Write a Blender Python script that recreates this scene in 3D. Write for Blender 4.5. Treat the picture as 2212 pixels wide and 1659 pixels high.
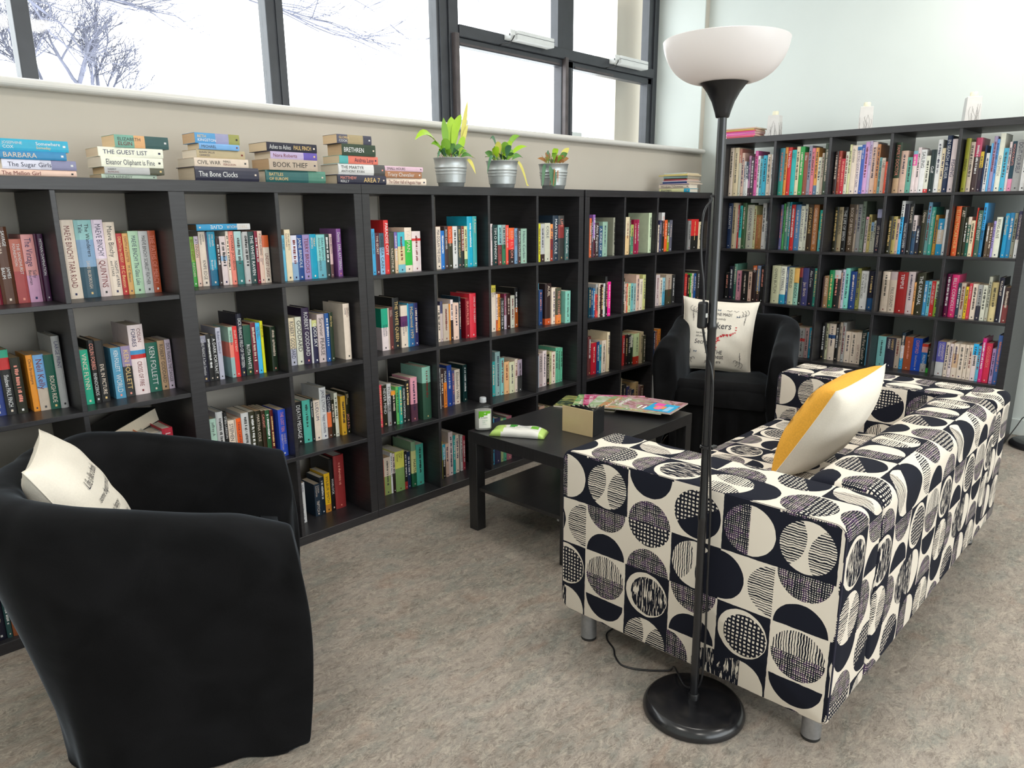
import bpy, bmesh, math, random
from math import pi, sin, cos, radians, sqrt, floor, ceil
from mathutils import Vector, Matrix, Euler
random.seed(11)
for o in list(bpy.data.objects): bpy.data.objects.remove(o)
SC = bpy.context.scene
COL = SC.collection

# ---------------------------------------------------------------- camera
CX, CY, CZ = -1.84301, -2.60810, 1.36459
YAW, PITCH, ROLL, FPX, SHX, SHY = 0.811157, -0.245331, -0.0061954, 1590.42, 4.775, 21.955
cam_d = bpy.data.cameras.new('camera'); cam = bpy.data.objects.new('camera', cam_d); COL.objects.link(cam)
fw = Vector((sin(YAW)*cos(PITCH), cos(YAW)*cos(PITCH), sin(PITCH)))
r0 = Vector((cos(YAW), -sin(YAW), 0)); u0 = r0.cross(fw)
rr = r0*cos(ROLL)+u0*sin(ROLL); uu = -r0*sin(ROLL)+u0*cos(ROLL)
mw = Matrix(((rr.x, uu.x, -fw.x, CX), (rr.y, uu.y, -fw.y, CY), (rr.z, uu.z, -fw.z, CZ), (0, 0, 0, 1)))
cam.matrix_world = mw
cam_d.sensor_fit = 'HORIZONTAL'; cam_d.sensor_width = 36.0
cam_d.lens = FPX*36.0/2212
cam_d.shift_x = -SHX/2212; cam_d.shift_y = SHY/2212
cam_d.clip_start = 0.05; cam_d.clip_end = 200
SC.camera = cam

# ---------------------------------------------------------------- world, lights, exposure
SC.view_settings.view_transform = 'Standard'; SC.view_settings.look = 'None'
SC.view_settings.exposure = 0.22; SC.view_settings.gamma = 1.0
SC.view_settings.use_curve_mapping = False
W = bpy.data.worlds.new('overcast_sky'); SC.world = W; W.use_nodes = True
wn = W.node_tree; wn.nodes.clear()
wo = wn.nodes.new('ShaderNodeOutputWorld'); wb = wn.nodes.new('ShaderNodeBackground')
wtc = wn.nodes.new('ShaderNodeTexCoord'); wnz = wn.nodes.new('ShaderNodeTexNoise'); wr = wn.nodes.new('ShaderNodeValToRGB')
wnz.inputs['Scale'].default_value = 2.2; wnz.inputs['Detail'].default_value = 4
wr.color_ramp.elements[0].position = 0.35; wr.color_ramp.elements[0].color = (0.88, 0.94, 1.0, 1)
wr.color_ramp.elements[1].position = 0.65; wr.color_ramp.elements[1].color = (1, 0.99, 0.98, 1)
wn.links.new(wtc.outputs['Generated'], wnz.inputs['Vector']); wn.links.new(wnz.outputs['Fac'], wr.inputs['Fac'])
wn.links.new(wr.outputs['Color'], wb.inputs['Color']); wb.inputs['Strength'].default_value = 4.6
wn.links.new(wb.outputs['Background'], wo.inputs['Surface'])
SC.cycles.use_denoising = True
SC.cycles.max_bounces = 8; SC.cycles.diffuse_bounces = 4; SC.cycles.glossy_bounces = 3
SC.cycles.transparent_max_bounces = 16; SC.cycles.transmission_bounces = 4
SC.cycles.sample_clamp_indirect = 6.0; SC.cycles.caustics_reflective = False; SC.cycles.caustics_refractive = False

def area(name, loc, rot, sx, sy, power, color=(1, 1, 1), portal=False):
    l = bpy.data.lights.new(name, 'AREA'); l.shape = 'RECTANGLE'; l.size = sx; l.size_y = sy
    l.energy = power; l.color = color
    o = bpy.data.objects.new(name, l); COL.objects.link(o); o.location = loc; o.rotation_euler = rot
    if portal: l.cycles.is_portal = True
    return o
area('window_portal', (0.6, 0.9, 2.4), (radians(-90), 0, 0), 5.6, 1.3, 1, portal=True)
area('rear_window_portal', (-0.3, -6.55, 1.75), (radians(90), 0, 0), 5.6, 2.3, 1, portal=True)
FILL_LAMPS = [(-2.4, -1.6), (-2.4, -4.2), (0.4, -1.6), (0.4, -4.2), (2.6, -1.8), (2.6, -4.4)]  # unseen ceiling lamps, added as soft fill light for the room
for i, (x, y) in enumerate(FILL_LAMPS):
    area('added_panel_light', (x, y, 3.075), (0, 0, 0), 0.56, 0.56, 16, (1.0, 0.95, 0.87))

# ---------------------------------------------------------------- helpers
def lin(c):
    return tuple(((v/12.92) if v <= 0.04045 else ((v+0.055)/1.055)**2.4) for v in c)
def hx(s, g=1.0):
    if len(s) == 3: c = [int(ch, 16)/15 for ch in s]
    else: c = [int(s[i:i+2], 16)/255 for i in (0, 2, 4)]
    return tuple(min(1, v*g) for v in lin(c))
class MB:
    def __init__(s): s.v = []; s.f = []; s.m = []; s.c = []; s.uv = []
    def vert(s, p): s.v.append(tuple(p)); return len(s.v)-1
    def face(s, pts, m=0, c=(1, 1, 1), uv=None):
        i = len(s.v); s.v.extend([tuple(p) for p in pts]); s.f.append(tuple(range(i, i+len(pts))))
        s.m.append(m); s.c.append(c); s.uv.append(uv)
    def idx(s, ids, m=0, c=(1, 1, 1), uv=None):
        s.f.append(tuple(ids)); s.m.append(m); s.c.append(c); s.uv.append(uv)
    def box(s, x0, x1, y0, y1, z0, z1, m=0, c=(1, 1, 1), M=None):
        P = [(x0,y0,z0),(x1,y0,z0),(x1,y1,z0),(x0,y1,z0),(x0,y0,z1),(x1,y0,z1),(x1,y1,z1),(x0,y1,z1)]
        if M: P = [tuple(M @ Vector(p)) for p in P]
        b = len(s.v); s.v.extend(P)
        for f in ((0,3,2,1),(4,5,6,7),(0,1,5,4),(1,2,6,5),(2,3,7,6),(3,0,4,7)):
            s.idx([b+k for k in f], m, c)
    def lathe(s, prof, n=32, m=0, c=(1,1,1), M=None, cap0=False, cap1=False):
        b = len(s.v)
        for (r, z) in prof:
            for k in range(n):
                a = 2*pi*k/n; p = Vector((r*cos(a), r*sin(a), z))
                if M: p = M @ p
                s.v.append(tuple(p))
        for i in range(len(prof)-1):
            for k in range(n):
                k2 = (k+1) % n
                s.idx((b+i*n+k, b+i*n+k2, b+(i+1)*n+k2, b+(i+1)*n+k), m, c)
        if cap0: s.idx([b+k for k in range(n)][::-1], m, c)
        if cap1: s.idx([b+(len(prof)-1)*n+k for k in range(n)], m, c)
    def tube(s, pts, r, n=8, m=0, c=(1,1,1), caps=True):
        pts = [Vector(p) for p in pts]; rs = r if isinstance(r, (list, tuple)) else [r]*len(pts)
        b = len(s.v); prev = None
        for i, p in enumerate(pts):
            t = (pts[min(i+1, len(pts)-1)]-pts[max(i-1, 0)])
            if t.length < 1e-9: t = Vector((0, 0, 1))
            t.normalize()
            if prev is None:
                a = Vector((0, 0, 1)) if abs(t.z) < 0.9 else Vector((1, 0, 0))
                nrm = t.cross(a).normalized()
            else:
                nrm = (prev - t*prev.dot(t))
                nrm = nrm.normalized() if nrm.length > 1e-6 else t.orthogonal().normalized()
            prev = nrm; bi = t.cross(nrm)
            for k in range(n):
                a = 2*pi*k/n; s.v.append(tuple(p+(nrm*cos(a)+bi*sin(a))*rs[i]))
        for i in range(len(pts)-1):
            for k in range(n):
                k2 = (k+1) % n
                s.idx((b+i*n+k, b+i*n+k2, b+(i+1)*n+k2, b+(i+1)*n+k), m, c)
        if caps:
            s.idx([b+k for k in range(n)][::-1], m, c); s.idx([b+(len(pts)-1)*n+k for k in range(n)], m, c)
    def add(s, o, M=None):
        b = len(s.v); s.v.extend([tuple(M @ Vector(p)) for p in o.v] if M else o.v)
        s.f.extend([tuple(i+b for i in f) for f in o.f]); s.m.extend(o.m); s.c.extend(o.c); s.uv.extend(o.uv)
    def mesh(s, name, mats, smooth=False, col=True, weld=False):
        me = bpy.data.meshes.new(name); me.from_pydata(s.v, [], s.f)
        for m in mats: me.materials.append(m)
        me.polygons.foreach_set('material_index', s.m)
        if col:
            at = me.color_attributes.new('Col', 'FLOAT_COLOR', 'CORNER')
            buf = []
            for f, c in zip(s.f, s.c): buf.extend((c[0], c[1], c[2], 1.0)*len(f))
            at.data.foreach_set('color', buf)
        if any(u is not None for u in s.uv):
            ul = me.uv_layers.new(name='UVMap'); buf = []
            for f, u in zip(s.f, s.uv):
                if u is None: buf.extend((0.0, 0.0)*len(f))
                else:
                    for p in u: buf.extend((p[0], p[1]))
            ul.data.foreach_set('uv', buf)
        if smooth: me.polygons.foreach_set('use_smooth', [True]*len(s.f))
        me.update()
        if weld:
            bm = bmesh.new(); bm.from_mesh(me); bmesh.ops.remove_doubles(bm, verts=bm.verts, dist=1e-5); bm.to_mesh(me); bm.free()
        return me
    def build(s, name, mats, parent=None, smooth=False, weld=False, auto=None):
        if not isinstance(mats, (list, tuple)): mats = [mats]
        me = s.mesh(name, mats, smooth or auto is not None, True, weld)
        if auto is not None:
            try: me.set_sharp_from_angle(angle=radians(auto))
            except Exception: pass
        o = bpy.data.objects.new(name, me); COL.objects.link(o)
        if parent is not None: o.parent = parent
        return o
def tag(o, label=None, cat=None, group=None, kind=None):
    if label: o['label'] = label
    if cat: o['category'] = cat
    if group: o['group'] = group
    if kind: o['kind'] = kind
    return o
def empty(name, loc=(0,0,0), rz=0, rot=None):
    o = bpy.data.objects.new(name, None); COL.objects.link(o); o.location = loc
    o.rotation_euler = rot if rot else (0, 0, rz); o.empty_display_size = 0.05
    return o
def bevel(o, w=0.002, seg=2):
    m = o.modifiers.new('bevel', 'BEVEL'); m.width = w; m.segments = seg; m.limit_method = 'ANGLE'; m.angle_limit = radians(40)
    return o

# ---------------------------------------------------------------- materials
class NT:
    def __init__(s, mat): s.t = mat.node_tree; s.n = s.t.nodes; s.l = s.t.links
    def new(s, typ, **kw):
        n = s.n.new(typ)
        for k, v in kw.items(): setattr(n, k, v)
        return n
    def put(s, sock, v):
        if hasattr(v, 'links') or isinstance(v, bpy.types.NodeSocket): s.l.new(v, sock)
        else: sock.default_value = v
    def m(s, op, a, b=0.0, c=None):
        n = s.n.new('ShaderNodeMath'); n.operation = op
        s.put(n.inputs[0], a)
        if op not in ('FLOOR', 'FRACT', 'SQRT', 'ABSOLUTE', 'SINE', 'ROUND'): s.put(n.inputs[1], b)
        if c is not None: s.put(n.inputs[2], c)
        return n.outputs[0]
    def mix(s, fac, a, b):
        n = s.n.new('ShaderNodeMix'); n.data_type = 'RGBA'
        s.put(n.inputs[0], fac); s.put(n.inputs[6], a); s.put(n.inputs[7], b)
        return n.outputs[2]
    def noise(s, vec, scale, detail=3, dist=0.0, rough=0.5):
        n = s.n.new('ShaderNodeTexNoise'); n.inputs['Scale'].default_value = scale; n.inputs['Detail'].default_value = detail
        n.inputs['Distortion'].default_value = dist; n.inputs['Roughness'].default_value = rough
        if vec is not None: s.l.new(vec, n.inputs['Vector'])
        return n.outputs['Fac']
    def ramp(s, fac, stops, interp='LINEAR'):
        n = s.n.new('ShaderNodeValToRGB'); cr = n.color_ramp; cr.interpolation = interp
        while len(cr.elements) < len(stops): cr.elements.new(0.5)
        for e, (p, c) in zip(cr.elements, stops): e.position = p; e.color = (c[0], c[1], c[2], c[3] if len(c) > 3 else 1)
        s.put(n.inputs[0], fac); return n
def mat(name, color=(0.8, 0.8, 0.8), rough=0.5, metal=0.0, spec=0.5, **kw):
    m = bpy.data.materials.new(name); m.use_nodes = True
    b = m.node_tree.nodes['Principled BSDF']
    b.inputs['Base Color'].default_value = (*color[:3], 1); b.inputs['Roughness'].default_value = rough
    b.inputs['Metallic'].default_value = metal; b.inputs['Specular IOR Level'].default_value = spec
    for k, v in kw.items(): b.inputs[k].default_value = v
    return m
def varied(name, color, amt=0.12, scale=20, rough=0.5, bump=0.0, stretch=(1, 1, 1), **kw):
    """plain colour with a soft procedural mottling and optional bump"""
    m = mat(name, color, rough, **kw); t = NT(m); b = t.n['Principled BSDF']
    tc = t.new('ShaderNodeTexCoord'); mp = t.new('ShaderNodeMapping'); mp.inputs['Scale'].default_value = stretch
    t.l.new(tc.outputs['Object'], mp.inputs['Vector'])
    f = t.noise(mp.outputs['Vector'], scale, 5)
    lo = tuple(c*(1-amt) for c in color[:3]); hi = tuple(min(1, c*(1+amt)) for c in color[:3])
    r = t.ramp(f, [(0.3, lo), (0.7, hi)])
    t.l.new(r.outputs['Color'], b.inputs['Base Color'])
    if bump:
        bp = t.new('ShaderNodeBump'); bp.inputs['Strength'].default_value = bump; bp.inputs['Distance'].default_value = 0.002
        t.l.new(f, bp.inputs['Height']); t.l.new(bp.outputs['Normal'], b.inputs['Normal'])
    return m
def attr_mat(name, rough=0.45, amt=0.18, scale=60, spec=0.4, lines=False):
    m = mat(name, (1,1,1), rough, spec=spec); t = NT(m); b = t.n['Principled BSDF']
    a = t.new('ShaderNodeAttribute', attribute_name='Col'); tc = t.new('ShaderNodeTexCoord')
    vec = tc.outputs['Object']
    if lines:
        mp = t.new('ShaderNodeMapping'); mp.inputs['Scale'].default_value = (1200, 8, 8); t.l.new(vec, mp.inputs['Vector'])
        f = t.noise(mp.outputs['Vector'], 1.0, 2)
    else: f = t.noise(vec, scale, 4)
    g = t.m('MULTIPLY_ADD', f, amt*2, 1-amt)
    vm = t.new('ShaderNodeVectorMath', operation='SCALE'); t.l.new(a.outputs['Color'], vm.inputs[0]); t.l.new(g, vm.inputs['Scale'])
    t.l.new(vm.outputs[0], b.inputs['Base Color'])
    return m
M = {}
M['cover'] = attr_mat('book_cover', 0.38, 0.12, 45)
M['paper'] = attr_mat('page_edges', 0.85, 0.16, 60, 0.1, lines=True)
M['print'] = attr_mat('spine_print', 0.45, 0.02, 30)
M['glossy_print'] = attr_mat('glossy_print', 0.22, 0.05, 30)
M['board'] = varied('black_brown_board', (0.024, 0.023, 0.026), 0.30, 9, 0.38, 0.06, (1, 1, 14), spec=0.55)
M['table'] = varied('black_brown_table', (0.020, 0.020, 0.022), 0.30, 9, 0.32, 0.05, (1, 12, 1), spec=0.55)
M['wall'] = varied('painted_wall_white', hx('dbe2df'), 0.015, 3, 0.75, spec=0.2)
M['wall_low'] = varied('painted_wall_stone', hx('cdc5b9'), 0.02, 3, 0.8, spec=0.2)
M['ceiling'] = varied('ceiling_paint', (0.82, 0.82, 0.80), 0.02, 3, 0.9)
M['sill'] = varied('gloss_sill', hx('dedbd6'), 0.02, 6, 0.35)
M['frame'] = varied('grey_window_frame', (0.042, 0.046, 0.055), 0.12, 12, 0.4)
M['frame_brown'] = varied('brown_frame_strip', (0.085, 0.070, 0.072), 0.2, 16, 0.5)
M['plastic_white'] = varied('white_plastic', (0.78, 0.80, 0.80), 0.03, 12, 0.35)
M['plastic_black'] = varied('black_plastic', (0.014, 0.014, 0.016), 0.2, 25, 0.28)
M['lamp_metal'] = varied('black_lamp_metal', (0.012, 0.012, 0.014), 0.25, 30, 0.22, spec=0.6)
M['steel'] = varied('brushed_steel_leg', (0.42, 0.43, 0.45), 0.12, 60, 0.38, metal=0.9)
M['zinc'] = varied('zinc_pot', (0.50, 0.53, 0.54), 0.10, 30, 0.38, metal=0.6)
M['rubber'] = mat('dark_rubber', (0.02, 0.02, 0.02), 0.7)
M['bark'] = varied('bare_bark', (0.115, 0.12, 0.165), 0.25, 6, 0.9)
M['soil'] = varied('potting_soil', (0.05, 0.035, 0.025), 0.5, 90, 0.95)
M['leaf'] = attr_mat('leaf', 0.38, 0.16, 30)
M['candle'] = varied('cream_candle', (0.80, 0.76, 0.58), 0.04, 20, 0.5)
M['holder'] = varied('white_ceramic', (0.70, 0.68, 0.66), 0.04, 20, 0.35)
M['twig_print'] = mat('grey_twig_print', (0.22, 0.20, 0.20), 0.6)
M['cream_fabric'] = varied('cream_cushion_cloth', hx('ece4d6'), 0.03, 200, 0.9, 0.25)
M['white_fabric'] = varied('white_cushion_cloth', hx('f2eadc'), 0.03, 200, 0.9, 0.25)
M['yellow_fabric'] = varied('yellow_cushion_cloth', hx('e8a838'), 0.08, 160, 0.9, 0.3)
M['ink'] = mat('navy_ink', (0.012, 0.012, 0.03), 0.8)
# glass: clear with a faint reflection
def glass(name, tint=(1,1,1), refl=0.06):
    m = bpy.data.materials.new(name); m.use_nodes = True; t = NT(m); t.n.clear()
    o = t.new('ShaderNodeOutputMaterial'); tr = t.new('ShaderNodeBsdfTransparent'); g = t.new('ShaderNodeBsdfGlossy')
    tr.inputs['Color'].default_value = (*tint, 1); g.inputs['Roughness'].default_value = 0.03
    fr = t.new('ShaderNodeLayerWeight'); fr.inputs['Blend'].default_value = 0.3
    mx = t.new('ShaderNodeMixShader'); t.l.new(t.m('MULTIPLY_ADD', t.m('POWER', fr.outputs['Facing'], 4.0), 0.35, 0.025), mx.inputs[0]); t.l.new(tr.outputs[0], mx.inputs[1]); t.l.new(g.outputs[0], mx.inputs[2])
    t.l.new(mx.outputs[0], o.inputs['Surface']); return m
M['glass'] = glass('window_glass', (0.97, 0.985, 0.98))
M['clear_plastic'] = glass('clear_bottle_plastic', (0.96, 0.965, 0.96))
# floor: marbled linoleum
def floor_mat():
    m = mat('marbled_linoleum', (0.3, 0.28, 0.26), 0.42, spec=0.35); t = NT(m); b = t.n['Principled BSDF']
    tc = t.new('ShaderNodeTexCoord'); mp = t.new('ShaderNodeMapping'); t.l.new(tc.outputs['Object'], mp.inputs['Vector'])
    mp.inputs['Rotation'].default_value = (0, 0, 0.5); mp.inputs['Scale'].default_value = (1, 1.9, 1)
    v = mp.outputs['Vector']
    base = t.ramp(t.noise(v, 2.2, 4, 0.6), [(0.30, hx('8f867c')), (0.5, hx('a0958b')), (0.72, hx('a69d94'))]).outputs['Color']
    gr = t.ramp(t.noise(v, 5.0, 5, 1.5), [(0.46, (0, 0, 0)), (0.66, (1, 1, 1))]).outputs['Color']
    c = t.mix(t.m('MULTIPLY', gr, 0.55), base, (*hx('80867f'), 1))
    w = t.ramp(t.noise(v, 3.1, 5, 2.0), [(0.56, (0, 0, 0)), (0.72, (1, 1, 1))]).outputs['Color']
    c = t.mix(t.m('MULTIPLY', w, 0.5), c, (*hx('9c8272'), 1))
    wn_ = t.new('ShaderNodeTexNoise'); wn_.inputs['Scale'].default_value = 7; wn_.inputs['Detail'].default_value = 5; t.l.new(v, wn_.inputs['Vector'])
    off = t.new('ShaderNodeVectorMath', operation='MULTIPLY_ADD'); t.l.new(wn_.outputs['Color'], off.inputs[0]); off.inputs[1].default_value = (.22, .22, .0); t.l.new(v, off.inputs[2])
    w2 = off.outputs[0]
    def strands(sc, wd, amt, colr, cut, prev, dist):
        n_ = t.noise(w2, sc, 6, dist, 0.62); a_ = t.m('ABSOLUTE', t.m('SUBTRACT', n_, 0.5))
        k_ = t.ramp(a_, [(0.0, (1, 1, 1)), (wd, (0, 0, 0))]).outputs['Color']
        g_ = t.ramp(t.noise(v, sc*.9, 3, 1.0), [(cut, (0, 0, 0)), (cut+.10, (1, 1, 1))]).outputs['Color']
        return t.mix(t.m('MULTIPLY', t.m('MULTIPLY', k_, g_), amt), prev, (*hx(colr), 1)), n_
    sp = t.ramp(t.noise(v, 150, 3), [(0.35, (0.90, 0.90, 0.90)), (0.65, (1.09, 1.09, 1.09))]).outputs['Color']
    mm = t.new('ShaderNodeMix'); mm.data_type = 'RGBA'; mm.blend_type = 'MULTIPLY'; mm.inputs[0].default_value = 1; t.put(mm.inputs[6], c); t.put(mm.inputs[7], sp); c = mm.outputs[2]
    c, _ = strands(17, .05, .50, '5a5148', .44, c, 1.2)
    c, _ = strands(30, .05, .42, '4c4640', .46, c, 1.0)
    c, n3 = strands(21, .045, .50, 'cfc2b2', .46, c, 1.4)
    c, n2 = strands(38, .06, .42, 'bfb2a4', .44, c, 0.8)
    t.l.new(c, b.inputs['Base Color'])
    bp = t.new('ShaderNodeBump'); bp.inputs['Strength'].default_value = 0.05; bp.inputs['Distance'].default_value = 0.001
    t.l.new(n2, bp.inputs['Height']); t.l.new(bp.outputs['Normal'], b.inputs['Normal'])
    r = t.m('MULTIPLY_ADD', n3, 0.2, 0.34); t.l.new(r, b.inputs['Roughness'])
    return m
M['floor'] = floor_mat()
def velvet():
    m = mat('black_velvet', (0.006, 0.006, 0.007), 0.8, spec=0.12); t = NT(m); b = t.n['Principled BSDF']
    b.inputs['Sheen Weight'].default_value = 0.17; b.inputs['Sheen Roughness'].default_value = 0.32
    b.inputs['Sheen Tint'].default_value = (0.62, 0.72, 0.85, 1)
    tc = t.new('ShaderNodeTexCoord'); f = t.noise(tc.outputs['Object'], 7, 4, 0.8); f2 = t.noise(tc.outputs['Object'], 260, 2)
    r = t.ramp(f, [(0.35, (0.003, 0.003, 0.0035)), (0.7, (0.007, 0.007, 0.008))]); t.l.new(r.outputs['Color'], b.inputs['Base Color'])
    bp = t.new('ShaderNodeBump'); bp.inputs['Strength'].default_value = 0.35; bp.inputs['Distance'].default_value = 0.004
    h = t.m('ADD', f, t.m('MULTIPLY', f2, 0.12)); t.l.new(h, bp.inputs['Height']); t.l.new(bp.outputs['Normal'], b.inputs['Normal'])
    return m
M['velvet'] = velvet()
def shade_mat():
    m = mat('white_lamp_shade', (0.86, 0.83, 0.82), 0.3); t = NT(m); b = t.n['Principled BSDF']
    o = t.n['Material Output']; tr = t.new('ShaderNodeBsdfTranslucent'); tr.inputs['Color'].default_value = (0.9, 0.86, 0.85, 1)
    tc = t.new('ShaderNodeTexCoord'); f = t.noise(tc.outputs['Object'], 3, 2)
    r = t.ramp(f, [(0.3, (0.84, 0.81, 0.80)), (0.7, (0.88, 0.86, 0.86))]); t.l.new(r.outputs['Color'], b.inputs['Base Color'])
    mx = t.new('ShaderNodeMixShader'); mx.inputs[0].default_value = 0.35
    t.l.new(b.outputs[0], mx.inputs[1]); t.l.new(tr.outputs[0], mx.inputs[2]); t.l.new(mx.outputs[0], o.inputs['Surface']); return m
M['shade'] = shade_mat()

# circle-and-hatch print of the sofa fabric, 15 cm tiles, repeat of 4 x 4 tiles, driven by UV in metres
def circle_fabric():
    m = mat('circle_print_fabric', (1, 1, 1), 0.85, spec=0.15); t = NT(m); b = t.n['Principled BSDF']
    tc = t.new('ShaderNodeTexCoord'); nz = t.new('ShaderNodeTexNoise'); nz.inputs['Scale'].default_value = 42; nz.inputs['Detail'].default_value = 3
    t.l.new(tc.outputs['UV'], nz.inputs['Vector'])
    sx = t.new('ShaderNodeSeparateXYZ'); t.l.new(tc.outputs['UV'], sx.inputs[0])
    wob = t.new('ShaderNodeSeparateColor'); t.l.new(nz.outputs['Color'], wob.inputs[0])
    u = t.m('MULTIPLY_ADD', t.m('SUBTRACT', wob.outputs[0], 0.5), 0.004, sx.outputs[0])
    v = t.m('MULTIPLY_ADD', t.m('SUBTRACT', wob.outputs[1], 0.5), 0.004, sx.outputs[1])
    U = t.m('DIVIDE', u, 0.15); V = t.m('DIVIDE', v, 0.148)      # V grows downwards
    cu = t.m('FLOOR', U); cv = t.m('FLOOR', V); x = t.m('SUBTRACT', t.m('SUBTRACT', U, cu), 0.5); y = t.m('SUBTRACT', 0.5, t.m('SUBTRACT', V, cv))
    ci = t.m('FLOORED_MODULO', cu, 4.0); ri = t.m('FLOORED_MODULO', cv, 4.0)
    idx = t.m('DIVIDE', t.m('ADD', t.m('MULTIPLY_ADD', ri, 4.0, ci), 0.5), 16.0)
    L, H, D, X, Vv, S, C = range(7)   # lens, half discs, diagonal, vertical split, side halves, horizontal split, crescent
    T = [(L,1,2,2),(H,0,1,5),(D,0,4,1),(X,1,5,0),
         (H,0,5,1),(H,0,4,5),(L,1,3,1),(Vv,0,1,2),
         (S,0,3,5),(C,1,6,6),(H,0,5,1),(C,1,4,4),
         (H,0,1,5),(L,1,2,2),(Vv,0,5,6),(X,1,6,0)]
    r = t.ramp(idx, [(i/16, (a[0]/8+0.02, a[2]/8+0.02, a[3]/8+0.02, 1)) for i, a in enumerate(T)], 'CONSTANT')
    r2 = t.ramp(idx, [(i/16, (a[1], a[1], a[1], 1)) for i, a in enumerate(T)], 'CONSTANT')
    sc = t.new('ShaderNodeSeparateColor'); t.l.new(r.outputs['Color'], sc.inputs[0])
    ty = t.m('FLOOR', t.m('MULTIPLY', sc.outputs[0], 8.0)); fa = t.m('FLOOR', t.m('MULTIPLY', sc.outputs[1], 8.0)); fb = t.m('FLOOR', t.m('MULTIPLY', sc.outputs[2], 8.0))
    bg = r2.outputs['Color']
    R = 0.465
    def disc(cx, cy, rad):
        dx = t.m('SUBTRACT', x, cx); dy = t.m('SUBTRACT', y, cy)
        return t.m('LESS_THAN', t.m('ADD', t.m('MULTIPLY', dx, dx), t.m('MULTIPLY', dy, dy)), rad*rad)
    full = disc(0, 0, R)
    is_ = lambda k: t.m('COMPARE', ty, float(k), 0.1)
    # selector 0 background, 1 cream, 2 fill A, 3 fill B
    AND = lambda a, b: t.m('MULTIPLY', a, b)
    NOT = lambda a: t.m('SUBTRACT', 1.0, a)
    OR = lambda a, b: t.m('MAXIMUM', a, b)
    lensA = AND(full, disc(-0.62, 0.12, 0.60)); lensB = AND(full, disc(0.62, -0.12, 0.60))
    top = disc(0, 0.5, R); bot = disc(0, -0.5, R); lef = disc(-0.5, 0, R); rig = disc(0.5, 0, R)
    ygt = t.m('GREATER_THAN', y, 0.0); xgt = t.m('GREATER_THAN', x, 0.0)
    dg = t.m('GREATER_THAN', t.m('ADD', y, t.m('MULTIPLY', x, -0.55)), -0.02)
    cres = disc(0.05, -0.02, 0.40)
    A = AND(is_(L), lensA); A = OR(A, AND(is_(H), top)); A = OR(A, AND(is_(D), AND(full, dg))); A = OR(A, AND(is_(X), AND(full, NOT(xgt))))
    A = OR(A, AND(is_(Vv), lef)); A = OR(A, AND(is_(S), AND(full, ygt))); A = OR(A, AND(is_(C), cres))
    B = AND(is_(L), lensB); B = OR(B, AND(is_(H), bot)); B = OR(B, AND(is_(D), AND(full, NOT(dg)))); B = OR(B, AND(is_(X), AND(full, xgt)))
    B = OR(B, AND(is_(Vv), rig)); B = OR(B, AND(is_(S), AND(full, NOT(ygt))))
    CR = OR(AND(is_(L), full), AND(is_(C), full))
    # fills: 1 = ink coverage
    wu = t.m('MULTIPLY_ADD', wob.outputs[2], 0.05, U); wv = t.m('MULTIPLY_ADD', wob.outputs[0], 0.05, V)
    def stripes(c, freq, duty, jit=0.35, off=0.0):
        # hand-drawn lines: uneven spacing
        q = t.m('MULTIPLY', c, freq)
        j = t.new('ShaderNodeTexWhiteNoise', noise_dimensions='1D'); t.l.new(t.m('ADD', t.m('FLOOR', q), off), j.inputs['W'])
        th = t.m('MULTIPLY_ADD', j.outputs['Value'], jit, duty)
        return t.m('LESS_THAN', t.m('FRACT', q), th)
    sh = stripes(wv, 22.0, 0.30); sv = stripes(wu, 22.0, 0.30, off=50)
    gh = t.m('MAXIMUM', stripes(wv, 13.0, 0.42, 0.14), stripes(wu, 13.0, 0.42, 0.14, 9))
    ph = t.m('MAXIMUM', stripes(wv, 25.0, 0.40, 0.35), stripes(wu, 25.0, 0.40, 0.35, 7))
    mpd = t.new('ShaderNodeMapping'); mpd.inputs['Scale'].default_value = (260, 26, 1); t.l.new(tc.outputs['UV'], mpd.inputs['Vector'])
    dh = t.m('LESS_THAN', t.noise(mpd.outputs['Vector'], 1.0, 2), 0.56)
    def pick(f):
        o = t.m('COMPARE', f, 1.0, 0.1)
        for k, s_ in ((2, sh), (3, sv), (4, gh), (5, ph), (6, dh)):
            o = t.m('MAXIMUM', o, AND(t.m('COMPARE', f, float(k), 0.1), s_))
        return o
    ink = bg
    ink = t.m('MULTIPLY', ink, NOT(CR))
    ink = t.m('ADD', AND(ink, NOT(A)), AND(pick(fa), A))
    ink = t.m('ADD', AND(ink, NOT(B)), AND(pick(fb), B))
    pur = t.m('MULTIPLY', t.m('MAXIMUM', AND(A, t.m('COMPARE', fa, 5.0, 0.1)), AND(B, t.m('COMPARE', fb, 5.0, 0.1))), t.m('GREATER_THAN', wob.outputs[0], 0.53))
    dark = t.mix(pur, (*hx('1b1d28'), 1), (*hx('43304e'), 1))
    col = t.mix(ink, (*hx('e2d8ca'), 1), dark)
    t.l.new(col, b.inputs['Base Color'])
    wv2 = t.noise(tc.outputs['UV'], 900, 2)
    bp = t.new('ShaderNodeBump'); bp.inputs['Strength'].default_value = 0.15; bp.inputs['Distance'].default_value = 0.0006
    t.l.new(wv2, bp.inputs['Height']); t.l.new(bp.outputs['Normal'], b.inputs['Normal'])
    return m
M['circles'] = circle_fabric()

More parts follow.
